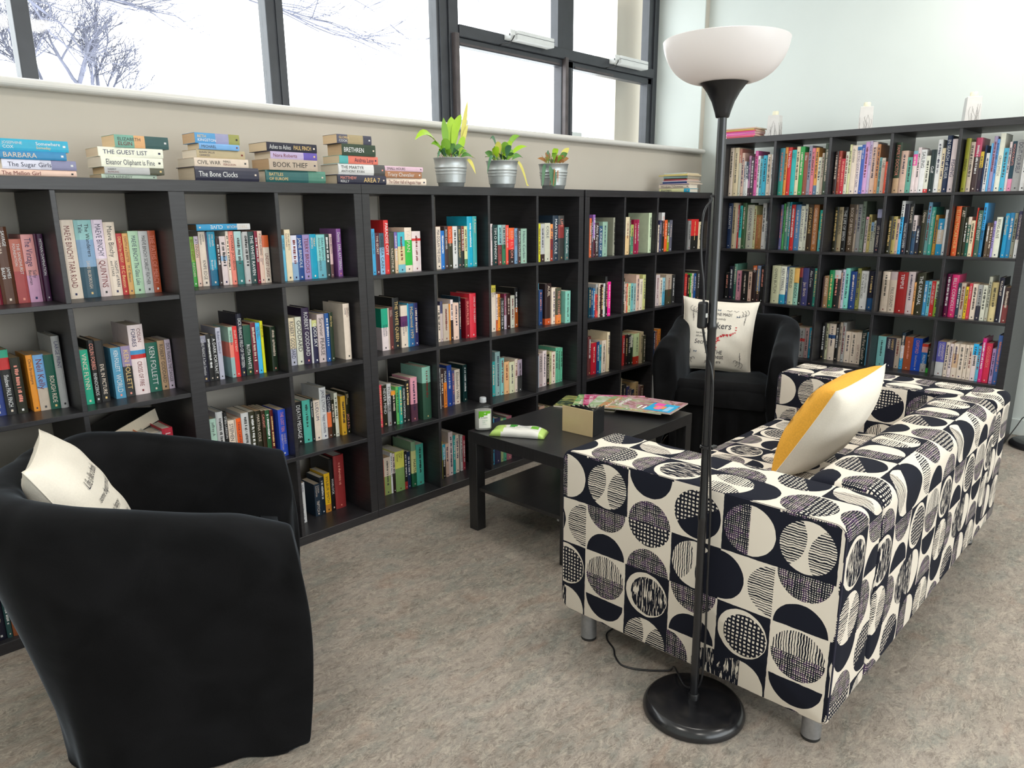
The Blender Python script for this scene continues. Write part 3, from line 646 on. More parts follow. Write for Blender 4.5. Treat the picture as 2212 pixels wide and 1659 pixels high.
BOOKS = """#a0 1
-1299,27,130,229,723,1,
-1271,40,130,237,532,1,SAVAGE/ABYSSINIA|JAMES/BAUM
-1230,32,130,199,b65/a44@.5,1,THE SANDHURST/FOUNDATION
-1197,34,130,212,d99/c9b@.6,1,The Vintage|Sally/Beauman
-1162,9,130,213,413,1,
-1152,15,130,213,424,1,HITMAN DAMNATION
#a1 1
-1087,44,130,255,edc,1,MAEVE BINCHY TARA ROAD
-1042,52,130,254,9cc/8ac/356@.25:.6,1,The Wanderers/Tale|DAVID BILSBOROUGH
-989,34,130,254,ede/dcc@.5,1,MAEVE BINCHY|QUINTINS
-954,35,130,246,edc,1,Maeve Binchy|NIGHTS of RAIN/and STARS
-918,18,130,208,b33,1,DEATH by HUSSY|M C Beaton
-899,18,130,208,da6,1,DEATH of a DUSTER|M C Beaton
-880,33,130,215,bdb,1,MAEVE BINCHY The Glass Lake
-846,31,130,214,ccc,1,MAEVE BINCHY SCARLET FEATHER
-814,25,130,215,b53,1,THE PATHS OF MERCY
#a2 1
-673,17,130,181,8b4/4a4@.5,1,BEHIND ENEMY|FLETCHER
-657,16,126,182,dcd/ecb@.15,1,ATKINSON|
-641,26,121,198,edc,1,malorie/blackman|KNIFE EDGE
-616,5,117,196,668,0,
-612,29,113,198,29b/168@.7,1,the sixth/lamentation|William/Brodrick
-584,14,108,172,322,1,
-571,24,104,180,dcc/9bd/dcc@.4:.5,1,
-548,11,100,198,edc,0,
-537,20,97,198,e87,1,HOWARD JACOBSON
-519,28,91,197,acc/377@.55,1,
-492,5,87,190,aaa,0,
-488,21,85,195,bbb,1,
-468,23,80,195,244,1,THE WHITE RAVEN
-446,12,76,196,813,0,
-435,18,72,197,ecb,1,A LOVING HUSBAND|Christobel/Kent
-419,25,68,180,d63/edc@.25,1,|LINDSEY DAVIS
#a3 1
-338,11,67,178,6bd,0,THE BABES
-325,25,68,199,edb,1,WILLIAM BOYD/Sweet Caress
-298,26,70,176,dde/8ac@.6,1,
-270,24,72,177,148,1,JANE BRINDLE
-244,31,73,177,98b,1,TERRY BROOKS
-211,30,75,178,09b,1,TERRY/BROOKS
-179,39,77,176,8cc/6ab@.6,1,DAN BROWN/ANGELS AND DEMONS
-138,20,79,177,233,1,
-116,13,80,177,dbb/644@.7,0,DAN BROWN
-79,22,82,197,859,1,Destiny  EARL KATTERING
#a0 2
-1350,40,147,187,348,1,DONNA LEON FATAL REMEDIES
-1311,29,140,211,3a8/c33/222@.12:.3,1,|Shadows PAUL FINCH
-1282,28,134,183,221,1,
-1239,18,126,187,e93,1,Chris Brookmyre
-1221,30,121,185,7ad/cba@.6,1,Neil Kelly
-1192,29,115,182,154,1,|ROUGH RIDE
-1164,23,110,241,aaa,1,LARGE PRINT
#a1 2
-1111,15,91,216,443,1,VINCE FLYNN EXTREME
-1094,26,93,187,2a8,1,VINCE FLYNN
-1066,23,96,216,222,1,COLIN FORBES|RHINOCEROS
-1042,26,98,211,222,1,|EVIL IN PICTURE
-995,32,103,179,59b,1,KEN FOLLETT|WORLD
-960,30,107,180,98a/333@.4,1,KEN FOLLETT
-928,50,111,249,edd/49c/c33/edd@.36:.42:.48,1,COLIN/FORBES|CROSS OF FIRE
-875,40,116,179,265,1,KEN FOLLETT
-832,24,120,181,b97,1,ROBERT GODDARD
-806,20,122,182,cbc,1,DICK FRANCIS THE DANGER
#a2 2
-694,28,94,175,99a/223@.15,1,CLARE FRANCIS A Dark Devotion
-666,18,92,179,222,1,
-648,19,91,172,222,1,A DARK PORTRAIT
-629,19,89,199,bbc,1,Robert Goddard
-581,16,86,196,acb/e87/9bb@.3:.6,1,PRETENDER
-565,18,85,197,d33,1,SILENT PATIENT
-546,22,84,243,223,1,DICK FRANCIS FIELD OF THIRTEEN
-524,30,82,196,254/132@.4,1,|RUTH WHITE
-494,20,80,202,723,1,
-474,18,79,200,4be,1,AND THEN/TO BE A FIREFLY
-455,11,78,206,dd2,0,THE HOUSE
-417,24,75,179,232,1,
#a3 2
-314,33,117,198,edb/bbc@.65,1,ROBERT GODDARD
-284,32,110,200,ddc,1,GODDARD
-256,34,102,235,324,1,ROBERT GODDARD
-224,9,97,186,ddd,0,
-217,25,93,181,cc8/224@.15,1,GODS SKY
-196,36,86,204,cbb,1,Survivor PEARSE
-163,20,79,206,259,1,
-144,17,75,208,232,1,Alex Gray
-85,31,57,240,edc,1,MALLETT/WITHOUT/SUMMER
#a2 3
-702,20,105,233,536,1,COLONIAL PRESENT
-683,24,101,204,bdc,1,jeffrey A
-659,28,97,227,ddd,1,
-632,15,93,221,222,1,STIEG LARSSON
-618,25,89,186,edc,1,STEPHEN LEATHER
-593,7,86,189,cba,0,
-587,19,84,189,f62,1,TANIA CARVER
-568,33,79,207,ccc,1,
-537,24,74,208,332,1,
-514,24,70,207,221,1,MARTINA COLE
-490,16,66,204,321,1,CAUGHT
-475,19,63,203,253,1,
-457,14,60,202,511,0,
-426,33,52,197,35c,1,THE LOST TEN|HARRY/SIDEBOTTOM
#a3 3
-311,12,148,195,49b,0,
-300,37,145,187,222,1,DEATH MESSAGE
-265,39,140,189,5ba,1,
-227,13,137,192,122,0,Peter Robinson
-214,32,134,181,edc,1,LUDLUM|
-184,33,130,233,ddd,1,JANE LYNCH|happy accidents
-152,20,127,198,223/e74/532@.4:.75,1,CJ LYONS|
-133,16,125,170,221,0,
-117,17,123,199,ddc,0,
-88,24,118,179,da3,1,
-64,20,116,194,221,0,JAMES/PATTERSON|JACK & JILL
#a3 4
-322,30,125,186,ddd,1,KARIN/SLAUGHTER|pretty girls
-234,29,146,151,234,1,KARIN/SLAUGHTER|TRIPTYCH
-202,22,150,174,123,0,
-179,29,150,185,eb2/c83@.8,1,WILBUR SMITH
-149,23,150,247,111,1,|WARLOCK
-125,54,150,255,933,1,
#a0 4
-1468,29,29,237,223,1,
-1438,15,27,234,355,1,
-1422,30,25,232,953,1,
-1391,40,22,252,a86/987@.6,1,
#b0 1
61,18,33,194,4ad,1,The Christmas Gift
81,22,35,177,523,1,THE SECRET
105,25,37,175,356/8bd@.35,1,CHELSEA CAIN
133,25,39,229,d33,1,PARADISE CITY|
160,26,40,177,443,1,|VALENTINE
189,17,42,177,76a/db9@.4,0,
209,39,44,176,4bc/dc9/7bc@.35:.8,1,
251,39,47,195,edc/3b4/edc@.28:.85,1,TAI-PAN|
295,49,51,178,edd/d33/edd@.18:.24,1,
#b1 1
444,28,59,195,edc,1,MIA DOLAN THE DARK
472,22,58,176,27c,0,
494,22,57,195,433,0,ROSE CARVER
517,27,57,195,d52/332@.4,1,Caris Dash
545,30,56,195,ddd,1,
575,24,55,194,344,0,BELOW THE LEAST
600,18,55,195,843/222@.6,0,
618,20,54,194,dda/586@.8,0,
638,36,53,239,1ac,1,
674,27,52,240,4aa,1,A Keeper|
#b2 1
792,16,51,202,edd,0,INHERITANCE
804,36,46,197,133,1,TIM O BANNON
836,28,41,196,9cc/844@.5,0,
861,28,37,196,9aa/375@.5,0,
885,20,33,194,e54,0,WHO WE ARE
901,42,28,180,e63/e33/322@.3:.6,1,BEN ELTON
938,23,23,178,79b,0,PD James
958,22,19,176,433,0,RUSKIN COLLINS
976,43,14,175,9ba,1,Helen Corbin
#b3 1
1113,14,15,197,dd2,0,
1128,33,15,196,bbb/322@.8,0,
1161,44,14,200,ccb,1,COLE
1206,21,14,194,e95/932@.4,0,
1226,45,13,238,234,1,MARTINA COLE
1272,48,13,237,444/833/333@.2:.5,1,LIFE
1327,32,12,175,466,0,Martina Cole
#b0 2
143,36,103,192,2a8/edd@.45,1,|PHILIPPA/GREGORY
179,7,102,193,dcb,0,
187,21,102,196,633,0,PHILIPPA/GREGORY
207,38,100,236,222,1,THE WHITE QUEEN
250,38,98,196,edc/636/edc@.25:.5,1,|PHILIPPA/GREGORY
288,8,97,204,4ac,0,
296,30,96,202,369,1,McDermid 1979
326,22,95,202,336,0,
#b1 2
464,19,91,177,edc,0,
482,16,89,196,557/cbb@.3,0,Taylor
496,40,86,181,cba,1,
534,8,83,180,e93,0,
541,17,81,199,edd/322@.5,0,
556,38,78,182,ecb,1,
592,11,75,210,134,0,
628,29,68,199,812,1,IRAWALKER
654,44,64,220,d34,1,ONE OF THE GREAT/
#b2 2
850,37,112,242,ed5/edc@.15,1,ALEX/HALEYS|
891,12,115,195,edd/d63@.7,0,
905,18,117,193,e93,0,
926,29,119,168,333,0,THE CURSE OF THE SEA
959,17,122,190,835/cbc@.6,0,THOMAS HARDY
980,28,124,190,311,0,
1013,32,128,175,ddc,0,
1048,28,131,214,222/a52@.5,0,
#b3 2
1182,8,81,230,5ac,0,
1185,30,76,195,247,0,
1221,53,61,227,322/c52@.4:.85,1,AUEL|
1262,39,50,202,edc,1,
1291,41,40,199,554/e84@.75,1,THE OTHERS
1347,45,22,179,8cb,0,
#b0 3
97,21,92,200,e56,0,LITTLE DORRIT HILL
116,25,87,197,221,1,NEVER MIND
139,24,83,201,ccc/999@.5,1,POST OFFICE
160,25,78,164,e93/111@.12,0,
183,16,74,181,6b6,0,
197,19,70,179,3a9,0,
214,20,67,181,233,0,FORMES THOMPSON
232,22,63,203,222,0,
256,39,56,214,d9a/534@.6,1,
317,51,41,256,8ba/354@.3,1,
#b1 3
498,12,135,209,ddd,0,
512,17,136,204,433,0,
532,22,138,200,433/e83@.35,0,McNAB|LIBERATION
557,32,140,214,249,1,
593,17,143,182,558,0,
613,37,145,182,edc,1,Elizabeths Wife
676,28,150,197,133,0,
#b2 3
853,29,118,191,3aa,0,
879,37,114,240,9bb,1,
912,28,109,203,8cc,0,
935,41,104,179,eb8,1,
970,43,98,174,ddb,1,
1009,23,94,185,edc,0,
1029,33,90,179,bab/444@.5,0,
#b3 3
1173,8,72,180,9ab,0,
1183,31,73,194,baa,0,WEEKES
1216,32,74,204,edd,0,
1249,25,74,179,221,0,JULIE PARSONS
1276,17,75,190,cc9,0,
1295,35,76,186,edc,0,
1332,20,77,206,6b9,0,
1353,19,77,204,6b9,0,
1375,20,78,200,6b9,0,
#b0 4
111,18,123,180,d54,0,STALLION
129,38,121,188,dcb/9a6@.5,1,
167,10,120,204,eee,0,
177,17,119,198,dcc/322@.5,0,
192,54,116,203,dd6/8a6@.42,1,Carry/Call/Spotter|
246,16,114,194,222/a33@.8,0,
262,19,113,188,235,0,
288,29,111,232,8a8/dd9/264@.2:.7,1,|MARTHA
317,44,109,212,5ba,1,
#b1 4
452,16,89,200,dd3,0,
470,20,91,179,3ac/222@.45,0,
494,21,94,178,dba,0,
518,29,97,232,edd,1,
551,16,100,208,3aa,0,
570,23,103,207,edc,0,
606,16,106,196,ccc,0,
626,17,109,186,a34,0,
#b2 4
779,23,50,257,4ac,0,
803,47,50,252,335,1,
851,19,50,242,ab8,0,
871,24,50,240,5a8,0,
896,40,50,245,a67,1,
#b3 4
1163,44,50,247,b98,1,
1208,32,50,236,775,0,
1241,45,50,225,a97,1,
#c0 1
1574,19,35,220,d63,0,
1594,11,35,214,334,0,
1606,21,35,239,96b/523@.55,0,
1628,33,35,195,433,0,Alex Ferguson
1662,34,35,175,357,0,A KIND OF
1697,47,35,198,9ba,1,
1802,18,35,221,998,0,
#c1 1
1923,47,35,222,edb/ec9@.5,1,
1971,11,35,222,554,0,
1983,29,35,177,ab6/597@.4,0,
2012,38,35,206,924,0,
2051,18,35,206,a25,0,
2177,34,35,245,cdb,0,
#c2 1
2284,16,35,170,edc,0,
2301,24,35,198,446,0,CAMPFIRE
2326,34,35,246,ddd/222@.2,0,
2361,32,35,199,e63,0,
2394,24,35,199,243/9a2@.5,0,
2419,34,35,198,667,0,
#c3 1
2656,34,35,191,999,0,
2691,96,35,199,d33/222@.55,1,
2788,47,35,181,edb,0,
#c0 2
1604,20,55,178,145,0,
1617,20,49,175,246,0,
1628,24,42,171,37a,0,
1643,27,35,195,aaa/d44@.3,0,
1661,23,27,196,dcb,0,
1676,23,20,191,311,0,
1692,17,14,197,ddd,0,
1705,22,10,236,222,0,
1728,29,10,203,f29,0,
#c1 2
1891,14,13,213,332,0,
1907,20,14,179,dba,0,
1928,14,14,178,d64,0,
1944,28,15,176,cda,0,
1975,26,16,176,7bb,0,
2003,30,17,173,9bb,0,
2036,34,18,224,dba,0,
2073,36,19,195,edc,0,TOMMY
2112,33,20,219,cc8,0,
#c2 2
2307,50,52,204,dcc,0,
2355,33,50,182,edc,0,
2386,30,48,180,9cd/5ac@.5,0,
2419,74,44,198,ba9/443@.5,1,
2489,40,41,193,333,0,
#c3 2
2666,37,51,188,c33,0,
2699,37,48,178,322,0,
2733,20,46,187,4a3,0,
2751,26,44,185,dcb,0,
2774,34,42,184,259,0,
2803,58,39,201,333,0,
#c0 3
1608,31,58,237,633,0,
1634,56,54,194,b23,1,
1686,25,50,196,247,0,
1710,22,48,176,4ab,0,
1728,43,44,199,edc,0,
1777,27,40,245,edb,0,
#c1 3
1971,13,74,198,cba,0,
1979,30,70,196,b33,0,
2002,29,64,198,322,0,
2023,35,58,196,222,0,FIVE MILES
2049,31,51,189,ccb/232@.4,0,
2066,68,41,200,cda/b32@.75,1,
2120,36,31,205,ba8,0,
2148,28,25,180,443,0,
#c2 3
2339,16,70,180,235,0,
2358,25,71,177,854,0,
2384,38,71,188,d83,0,
#c1 4
1949,10,50,280,edb,0,
1960,53,50,231,333,1,
2014,31,50,212,447,0,
2046,23,50,192,877,0,
2070,29,50,181,235,0,
2100,47,50,223,db8,0,
2148,21,50,199,a88,0,
2169,41,50,189,754,0,
#c2 4
2315,70,50,231,aaa,1,
2386,30,50,184,47a,0,
#r0 1
40,29,60,317,dcb,1,
70,38,60,316,dca,1,
109,18,60,308,b76/ccb@.3,0,
129,19,60,280,dba,0,
149,14,60,225,ccc,0,
164,17,60,220,345/eee@.5,0,
181,15,60,259,b8a/534@.8,0,
197,25,60,249,434,0,
223,21,60,288,d6a,0,
245,16,60,256,eee,0,
262,18,60,237,6bc,0,
281,28,60,256,4bd,1,
311,27,60,261,edc,0,
339,18,60,260,eee,0,
358,13,60,263,9cf,0,
#r1 1
392,34,60,295,59a/4a9@.7,1,
427,19,60,299,e94,0,
447,25,60,297,d33,1,The Hamlyn
473,29,60,280,3bb,1,Lorraine/Chopal
503,23,60,298,edb,1,
527,27,60,297,3a5,1,
555,26,60,261,954,1,Slice
582,20,60,300,99a,0,
603,21,60,284,e89,0,
626,20,60,285,ea5/68a@.8,0,
647,21,60,227,eed,0,
669,15,60,251,cba,0,
685,25,60,306,454,1,
711,12,60,203,eee,0,
#r2 1
748,21,60,256,433,0,
770,18,60,258,a43,0,
789,24,60,211,c34,0,
813,19,60,251,ddc,0,
833,13,60,291,dda,0,
847,31,60,285,edc,1,chocolate
879,24,60,284,eee/37b/edd@.03:.1,1,MARY FORD QUICK & EASY CAKES
904,20,60,286,46b,1,Sugar club
924,23,60,301,dad,1,
948,16,60,304,cbd,0,MADE IN THE CASE
965,27,60,298,edd/dba@.1,1,
993,19,60,283,d96,1,
1013,14,60,208,7aa,0,
1027,20,60,204,edc/dba@.2,0,CAKE
1048,27,60,182,e53,0,
#r3 1
1096,33,60,286,343/ca8@.7,1,FAMILY DOCTOR|
1130,37,60,238,dba,1,
1168,26,60,201,6a9,1,
1195,22,60,234,8bc/e5a/edd@.08:.35,1,
1218,17,60,252,edd,0,
1236,29,60,239,eee,1,SAILING|
1266,22,60,204,eed/d44@.9,0,
1289,28,60,236,233,1,|Golf
1318,24,60,288,eee,1,
1343,18,60,241,edb,0,
1362,27,60,307,235,1,IN SEARCH of SILVER
1390,31,60,287,edd,1,|FISHING
#r4 1
1457,23,60,286,993,1,|FISHING
1481,23,60,265,cba,1,
1505,30,60,286,b46/433@.35,1,
1536,16,60,212,db4/323@.4,0,
1553,9,60,244,235,0,
1563,16,60,203,ddd,0,
1580,9,60,253,6be,0,
1590,16,60,288,a9b,1,
1607,10,60,273,6ae,0,
1618,24,60,301,eed,1,|CROSS STITCH
1643,22,60,224,5bd,1,
1666,12,60,255,edd,0,
1679,19,60,257,245/e9b@.75,1,WOODCRAFTS|
1699,37,60,263,aaa,1,DO-IT-YOURSELF|
1737,25,60,254,eee,1,
#r0 2
40,33,84,306,235,1,NEEDLECRAFTS
71,30,89,308,cb9,1,
100,9,92,305,cba,0,
109,10,94,293,b33,0,
119,20,96,290,3bb/ccb@.75,0,
138,30,100,307,464,1,
170,50,108,294,ccb,1,GARDENING YEAR
218,17,113,287,dda,0,
233,42,118,227,a74,1,NEW ILLUSTRATED/GUIDE TO GARDENING
273,27,124,304,eee,1,
299,11,127,184,ccc,0,
310,22,130,276,235,0,GARDENING IN A SMALL SPACE
#r1 2
392,19,139,293,77a,0,
413,15,137,300,5b6,0,
430,22,134,309,698,0,
454,15,131,309,29a,0,
471,27,128,292,d33,1,
501,35,124,292,58b,1,
539,27,119,284,eed,1,A COUNTRY HARVEST
568,19,116,294,ddc,0,
590,34,112,293,432,1,JOY OF NATURE
627,34,107,291,b74,1,GARDEN BIRD BOOK OF NATURE
671,31,101,257,2a9/6bb@.5,1,
704,19,98,262,222/cdd@.4,0,
#r2 2
744,26,150,276,332,1,
771,28,150,275,ba8,1,BRITISH BIRDS
800,27,150,275,222,1,THE LIFE OF BIRDS
834,39,150,291,543,1,BOOK OF BRITISH BIRDS
874,13,150,289,ba9,0,
888,25,150,291,999,1,
914,22,150,309,898,1,
942,15,150,215,eab/dcc@.08,0,
958,17,150,229,cb7,0,
976,15,150,183,8ac/bba@.3,0,
992,12,150,193,bba,0,
1004,31,150,261,aac/223@.2,1,|LIFE OF MAMMALS
1036,19,150,274,4b5,0,DAIRY CARE MANUAL
1056,19,150,249,2a7,0,A Living Dictionary
#r3 2
1096,25,74,221,332,1,
1121,23,76,219,ba6,0,
1144,16,79,203,dba,0,
1159,18,80,308,eee/3bf@.3,1,
1178,26,83,290,223,1,|WALKING WITH CAVEMEN
1204,24,85,290,222,1,THE PLANETS|
1229,21,88,225,edd/357@.4,0,
1251,21,90,165,223,0,
1272,27,93,255,332,1,Odyssey|
1300,19,95,299,7ac/699@.4,1,
1319,22,98,272,4a9,1,The Doctor in the House
1343,17,100,227,c94,0,
1361,30,102,206,29c/dcb/29c@.3:.7,1,
1391,20,105,257,eee,1,MIND THE DOOR/
1412,15,107,250,ebb,0,
#r4 2
1450,28,70,275,e63,1,ELLEN MACARTHUR
1480,23,67,271,332,1,ART
1505,14,64,213,332,0,
1520,16,62,217,edc/265@.2,0,
1537,20,60,197,edb,0,
1558,6,58,266,d43,0,
1566,23,56,252,465,1,ANCIENT EGYPT
1590,16,54,292,3ae/27a@.5,1,
1618,15,50,185,654,0,
1634,14,49,185,543,0,
1649,10,47,195,a9d,0,
1660,28,45,216,eed,1,BEING ALIVE|
1700,21,40,236,29c,1,Great Escapes|
1722,20,38,239,38b,1,
1743,16,35,238,998,0,
1761,18,33,247,446/eee@.6,1,CONTEMPORARY MUSIC
#r0 3
50,27,85,183,222,0,
81,35,77,230,223,0,
121,21,69,247,698/476@.5,0,
147,37,62,203,d9a,0,
191,49,50,204,222,1,
245,26,41,201,dba,0,
276,30,33,244,c63/322@.12,0,RIO|
310,28,26,246,78a/433@.7,0,
342,29,18,243,222,0,
#r1 3
406,57,51,249,cca,1,OVEN BUTLIN
464,41,51,246,eed/39b@.75,1,KEN TYRRELL|
506,14,52,245,358,0,
521,38,52,241,cca,1,KINGFIELD|
559,33,53,238,eb6/9cb@.4,1,|BINDON
593,21,53,242,833/222@.25,0,|
615,40,53,243,447,1,|Jan Brick
655,34,54,245,223,1,Alan Coren
690,21,54,244,398,0,
#r2 3
754,9,41,198,433,0,
762,26,45,201,975,0,EDDIE JONES
786,30,53,237,285,1,
814,39,61,238,ccc/222@.22,1,
852,10,68,223,b98,0,
862,16,71,244,ccd,0,
877,27,77,252,8dc,1,
906,38,87,234,248,1,
943,22,94,254,995,0,
963,44,103,239,eee,1,DAVID CAMERON/FOR THE RECORD
1009,33,114,240,223/258@.7,1,
1042,5,119,241,eee,0,
#r3 3
1100,43,74,244,edc/cba@.2,1,
1144,41,71,245,baa/cba@.2,1,|PAUL OGRADY
1187,58,68,246,922,1,TEMPLE|
1247,37,65,251,cbb,1,
1286,10,63,190,ea6,0,
1298,44,61,247,332,1,THE UNUSUAL
1343,17,59,203,49c,0,
1363,17,58,201,7cd,0,
1380,21,57,203,d33,0,I AM THE SECRET
1403,24,55,204,cdb/9b4@.5,0,
#r4 3
1448,25,84,247,614,1,
1475,37,77,245,d37,1,BILLY CONNOLLY
1514,17,70,199,345,0,
1532,22,66,200,cba,0,
1557,15,61,182,ec3,0,
1573,16,57,202,d45,0,NICK SKELTON
1592,26,52,201,edc,1,
1620,23,46,198,aaa/334@.6,1,
1645,22,40,198,ddc,0,
1669,16,36,246,bba,0,
1688,32,30,217,ba7/dc9@.6,1,
1722,22,23,246,223,1,VULCAN 607
1745,7,20,201,ddd,0,
1754,25,16,195,433/844@.5,1,
#r1 4
526,33,60,262,444,1,
558,23,66,212,b86,0,
580,37,72,200,dcb,0,ROGER BLYTH
615,38,79,198,aaa/c44/aaa@.35:.45,0,
651,28,85,201,caa,0,
677,28,91,205,3ac,0,
#r2 4
744,27,125,238,222,0,
773,17,123,238,cca,0,
793,45,118,240,edc/358/edc@.3:.4,1,
840,22,114,244,222,0,
864,17,112,256,cba,0,
883,21,109,258,bbb,0,
907,34,105,202,edc,1,
944,34,101,202,edc,1,
980,28,97,204,edc,0,|LOST VOICES
1011,31,93,224,233,1,The First Casualty
1044,29,89,214,6ac,0,
#r3 4
1096,48,136,190,8cc,1,
1146,56,133,187,334,1,HARRY/MARSH|
1204,27,130,188,ba9,0,
1233,21,128,227,345/eef/4ad@.35:.7,0,
1256,45,125,205,a53,1,
1303,51,122,202,25c,1,OXFORD|School Dictionary
1356,32,119,173,d43/eaa/27c/bbb@.1:.3:.7,0,|FRENCH
1390,37,116,143,122/4b4@.8,0,English|
#r4 4
1448,43,77,204,66b/ddd@.6,1,UNIVERSITY/CHALLENGE|
1494,19,72,205,edc,0,
1515,19,69,200,edd,0,
1536,29,66,204,edc/db9/edc@.3:.7,1,
1567,29,61,204,edc,1,
1598,18,58,204,edc,0,
1618,19,55,205,edc,0,
1638,25,52,215,3bf/edd@.3,1,
1664,15,49,206,6bd,0,
1680,19,46,253,d38,1,
1700,31,43,228,d35,1,GOGGLEBOX
1736,17,39,201,b9c,0,
1755,24,36,279,57b,1,
#a1 3
-983,34,50,228,e85/ddc@.3,1,
-948,28,50,223,ddd,1,
-919,40,50,219,999,1,
-878,37,50,228,b34,1,LARGE"""
cell = None; num = 0; seed = 100
for line in BOOKS.strip().split('\n'):
    if line[0] == '#':
        cell, row = line[1:].split(' '); row = int(row); num = 0; continue
    x, w, s, h, col, ind, text = line.split(',', 6)
    x, w, s, h = int(x)/1000, int(w)/1000, int(s)/1000, int(h)/1000; seed += 1
    rnd = random.Random(seed); d = min(.17, max(.108, h*.63))*rnd.uniform(.97, 1.03)
    k = cell[0]
    z = (ZR[5-row][0] if k == 'r' else ZA[4-row][0])
    if cell in ('a0', 'a1') and row < 4: z -= .009
    if k == 'r': loc = Vector((XT+s, YT-x, z+.0003)); rot = (0, 0, -pi/2)
    else: loc = Vector((x, s, z+.0003)); rot = (0, 0, 0)
    cs, st = parse_col(col)
    if ind == '1':
        c1 = colname([int(q, 16)/15 for q in cs[0]]); big = max(cs, key=len)
        cn = c1
        if len(cs) > 1:
            c2 = colname([int(q, 16)/15 for q in cs[-1]])
            if c2 != c1: cn = c1+'-'+c2 if ' ' not in c1+c2 else c1
        cn = cn.replace('dark ', 'deep-').replace('pale ', 'light-')
        colno = ORD[int(cell[1])]
        lab = '%s book, %s from left, %s, %s column of %s' % (cn, ORD[num], ROWN[row], colno, CASE[k])
        make_book(loc, rot, w, h, d, col, text, lab, 'books standing on the %s of the %s' % (ROWN[row], CASE[k]), seed)
    else:
        cv, pg, tx = book_parts(w, h, d, cs, st, text, rnd, detail=True)
        T = Matrix.Translation(loc) @ Matrix.Rotation(rot[2], 4, 'Z')
        stuff.add(cv, T); stuff_p.add(pg, T); [stuff_t.add(q_, T) for q_ in tx.values()]
    num += 1
for src, mi in ((stuff_p, 1), (stuff_t, 2)):
    src.m = [mi]*len(src.m); stuff.add(src)
o = stuff.build('small_books', [M['cover'], M['paper'], M['print']])
tag(o, 'all the remaining smaller-looking books of the farther shelves, mostly thin paperbacks', 'books', kind='stuff')

# books lying in stacks on top of the low bookcases
STACKS = """#s1
-1253,217,21,ecb,The Mellon Girl
-1233,199,28,dde/ccd/88a@.5:.65,The Sugar Girls
-1241,182,24,38b,BARBARA
-1233,185,33,3ac,JOSEPHINE/COX|Somewhere/Someday
#s2
-960,174,15,bcb,LENA KENNEDY
-950,187,22,bbb/554@.75,HARRY/BOWLING|
-956,196,32,eed,Eleanor Oliphant is Fine
-959,202,29,eed,THE GUEST LIST
-907,173,39,7a9/da7/355@.35:.55,ELIZABETH/ELGIN|
#s3
-660,240,49,334,The Bone Clocks|
-657,203,29,dcb,CIVIL WAR|NIALL/FERGUSON
-643,180,28,ba8,SUSAN SALLIS/CHOICES|
-634,148,20,7ad,MICHAEL|
-642,163,35,59c/99b/995@.45:.75,BETH/KINGSTON|
#s4
-389,255,46,366/587@.7,BATTLES/OF EUROPE|
-377,207,40,ba9,BOOK THIEF
-364,198,27,bac/65a@.7,Nora Roberts|
-377,214,32,223,Ashes to Ashes|PAUL FINCH
#s5
-83,246,38,334,MATTHEW/REILLY|AREA 7
-68,227,43,ddd/555@.75,THE MARTYR/ANTHONY RYAN|
-63,190,31,5aa/d76@.22,|Andrea Levy
-51,165,45,343,BRETHREN|
-68,166,35,556/a97/445@.3:.75,GLORIA/COOK|
#s6
169,223,32,edc,The Other Half of Augusta Hope
161,204,27,a75,Tracy Chevalier
159,211,20,dbc,SMALL HOURS"""
SN = {'s1': ('first stack from the left', .05), 's2': ('second stack from the left', .06), 's3': ('third stack from the left', .055), 's4': ('fourth stack from the left', .05), 's5': ('fifth stack from the left', .05), 's6': ('short stack beside the plants', .05)}
POS = ['bottom', 'second from bottom', 'third from bottom', 'fourth from bottom', 'fifth from bottom']
sid = None
lines = STACKS.strip().split('\n'); cnt = {}
for l in lines:
    if l[0] == '#': sid = l[1:]; cnt[sid] = 0
    else: cnt[sid] += 1
for l in lines:
    if l[0] == '#': sid = l[1:]; z = 1.4703; num = 0; continue
    x, L, t, col, text = l.split(',', 4); x, L, t = int(x)/1000, int(L)/1000, int(t)/1000; seed += 1
    rnd = random.Random(seed); cs, st = parse_col(col); st2 = st
    pos = 'topmost' if num == cnt[sid]-1 else POS[num]
    cn = colname([int(q, 16)/15 for q in cs[0]])
    lab = '%s book lying %s in the %s, on top' % (cn, pos, SN[sid][0])
    rz = rnd.uniform(-.03, .03)
    make_book((x+L, SN[sid][1]+rnd.uniform(-.006, .006), z), (0, -pi/2, rz), t, L, min(.15, L*.64), col, text, lab, 'books lying in stacks on the low bookcases', seed)
    z += t+.0006; num += 1
# the blue book lying across the upright books, its title upside down
make_book((-.660, .085, 1.0955+.203+.022), (0, pi/2, 0), .022, .205, .125, 'ddd/39c@.25', 'ZERO HOUR|CLIVE', 'blue book lying flat across upright books, top shelf of left low bookcase', 'books lying across the rows', 901)

# thick hardback lying tilted on the third shelf behind the near armchair
r = empty('open_hardback', (-1.025, .080, .3925+.185), rot=(radians(-6), radians(-9), radians(28))); tag(r, 'thick black hardback lying tilted on other books behind the near armchair', 'book')
f = MB(); f.box(0, .215, 0, .15, .0, .048, 0, hx('e8dcc6')); f.build('page_block', M['paper'], r)
f = MB(); f.box(-.004, .219, -.004, .155, .048, .0505, 0, hx('222')); f.box(-.004, .219, -.004, .155, -.0025, 0, 0, hx('222')); f.box(-.004, .219, .151, .155, 0, .048, 0, hx('222')); f.build('cover', M['cover'], r)
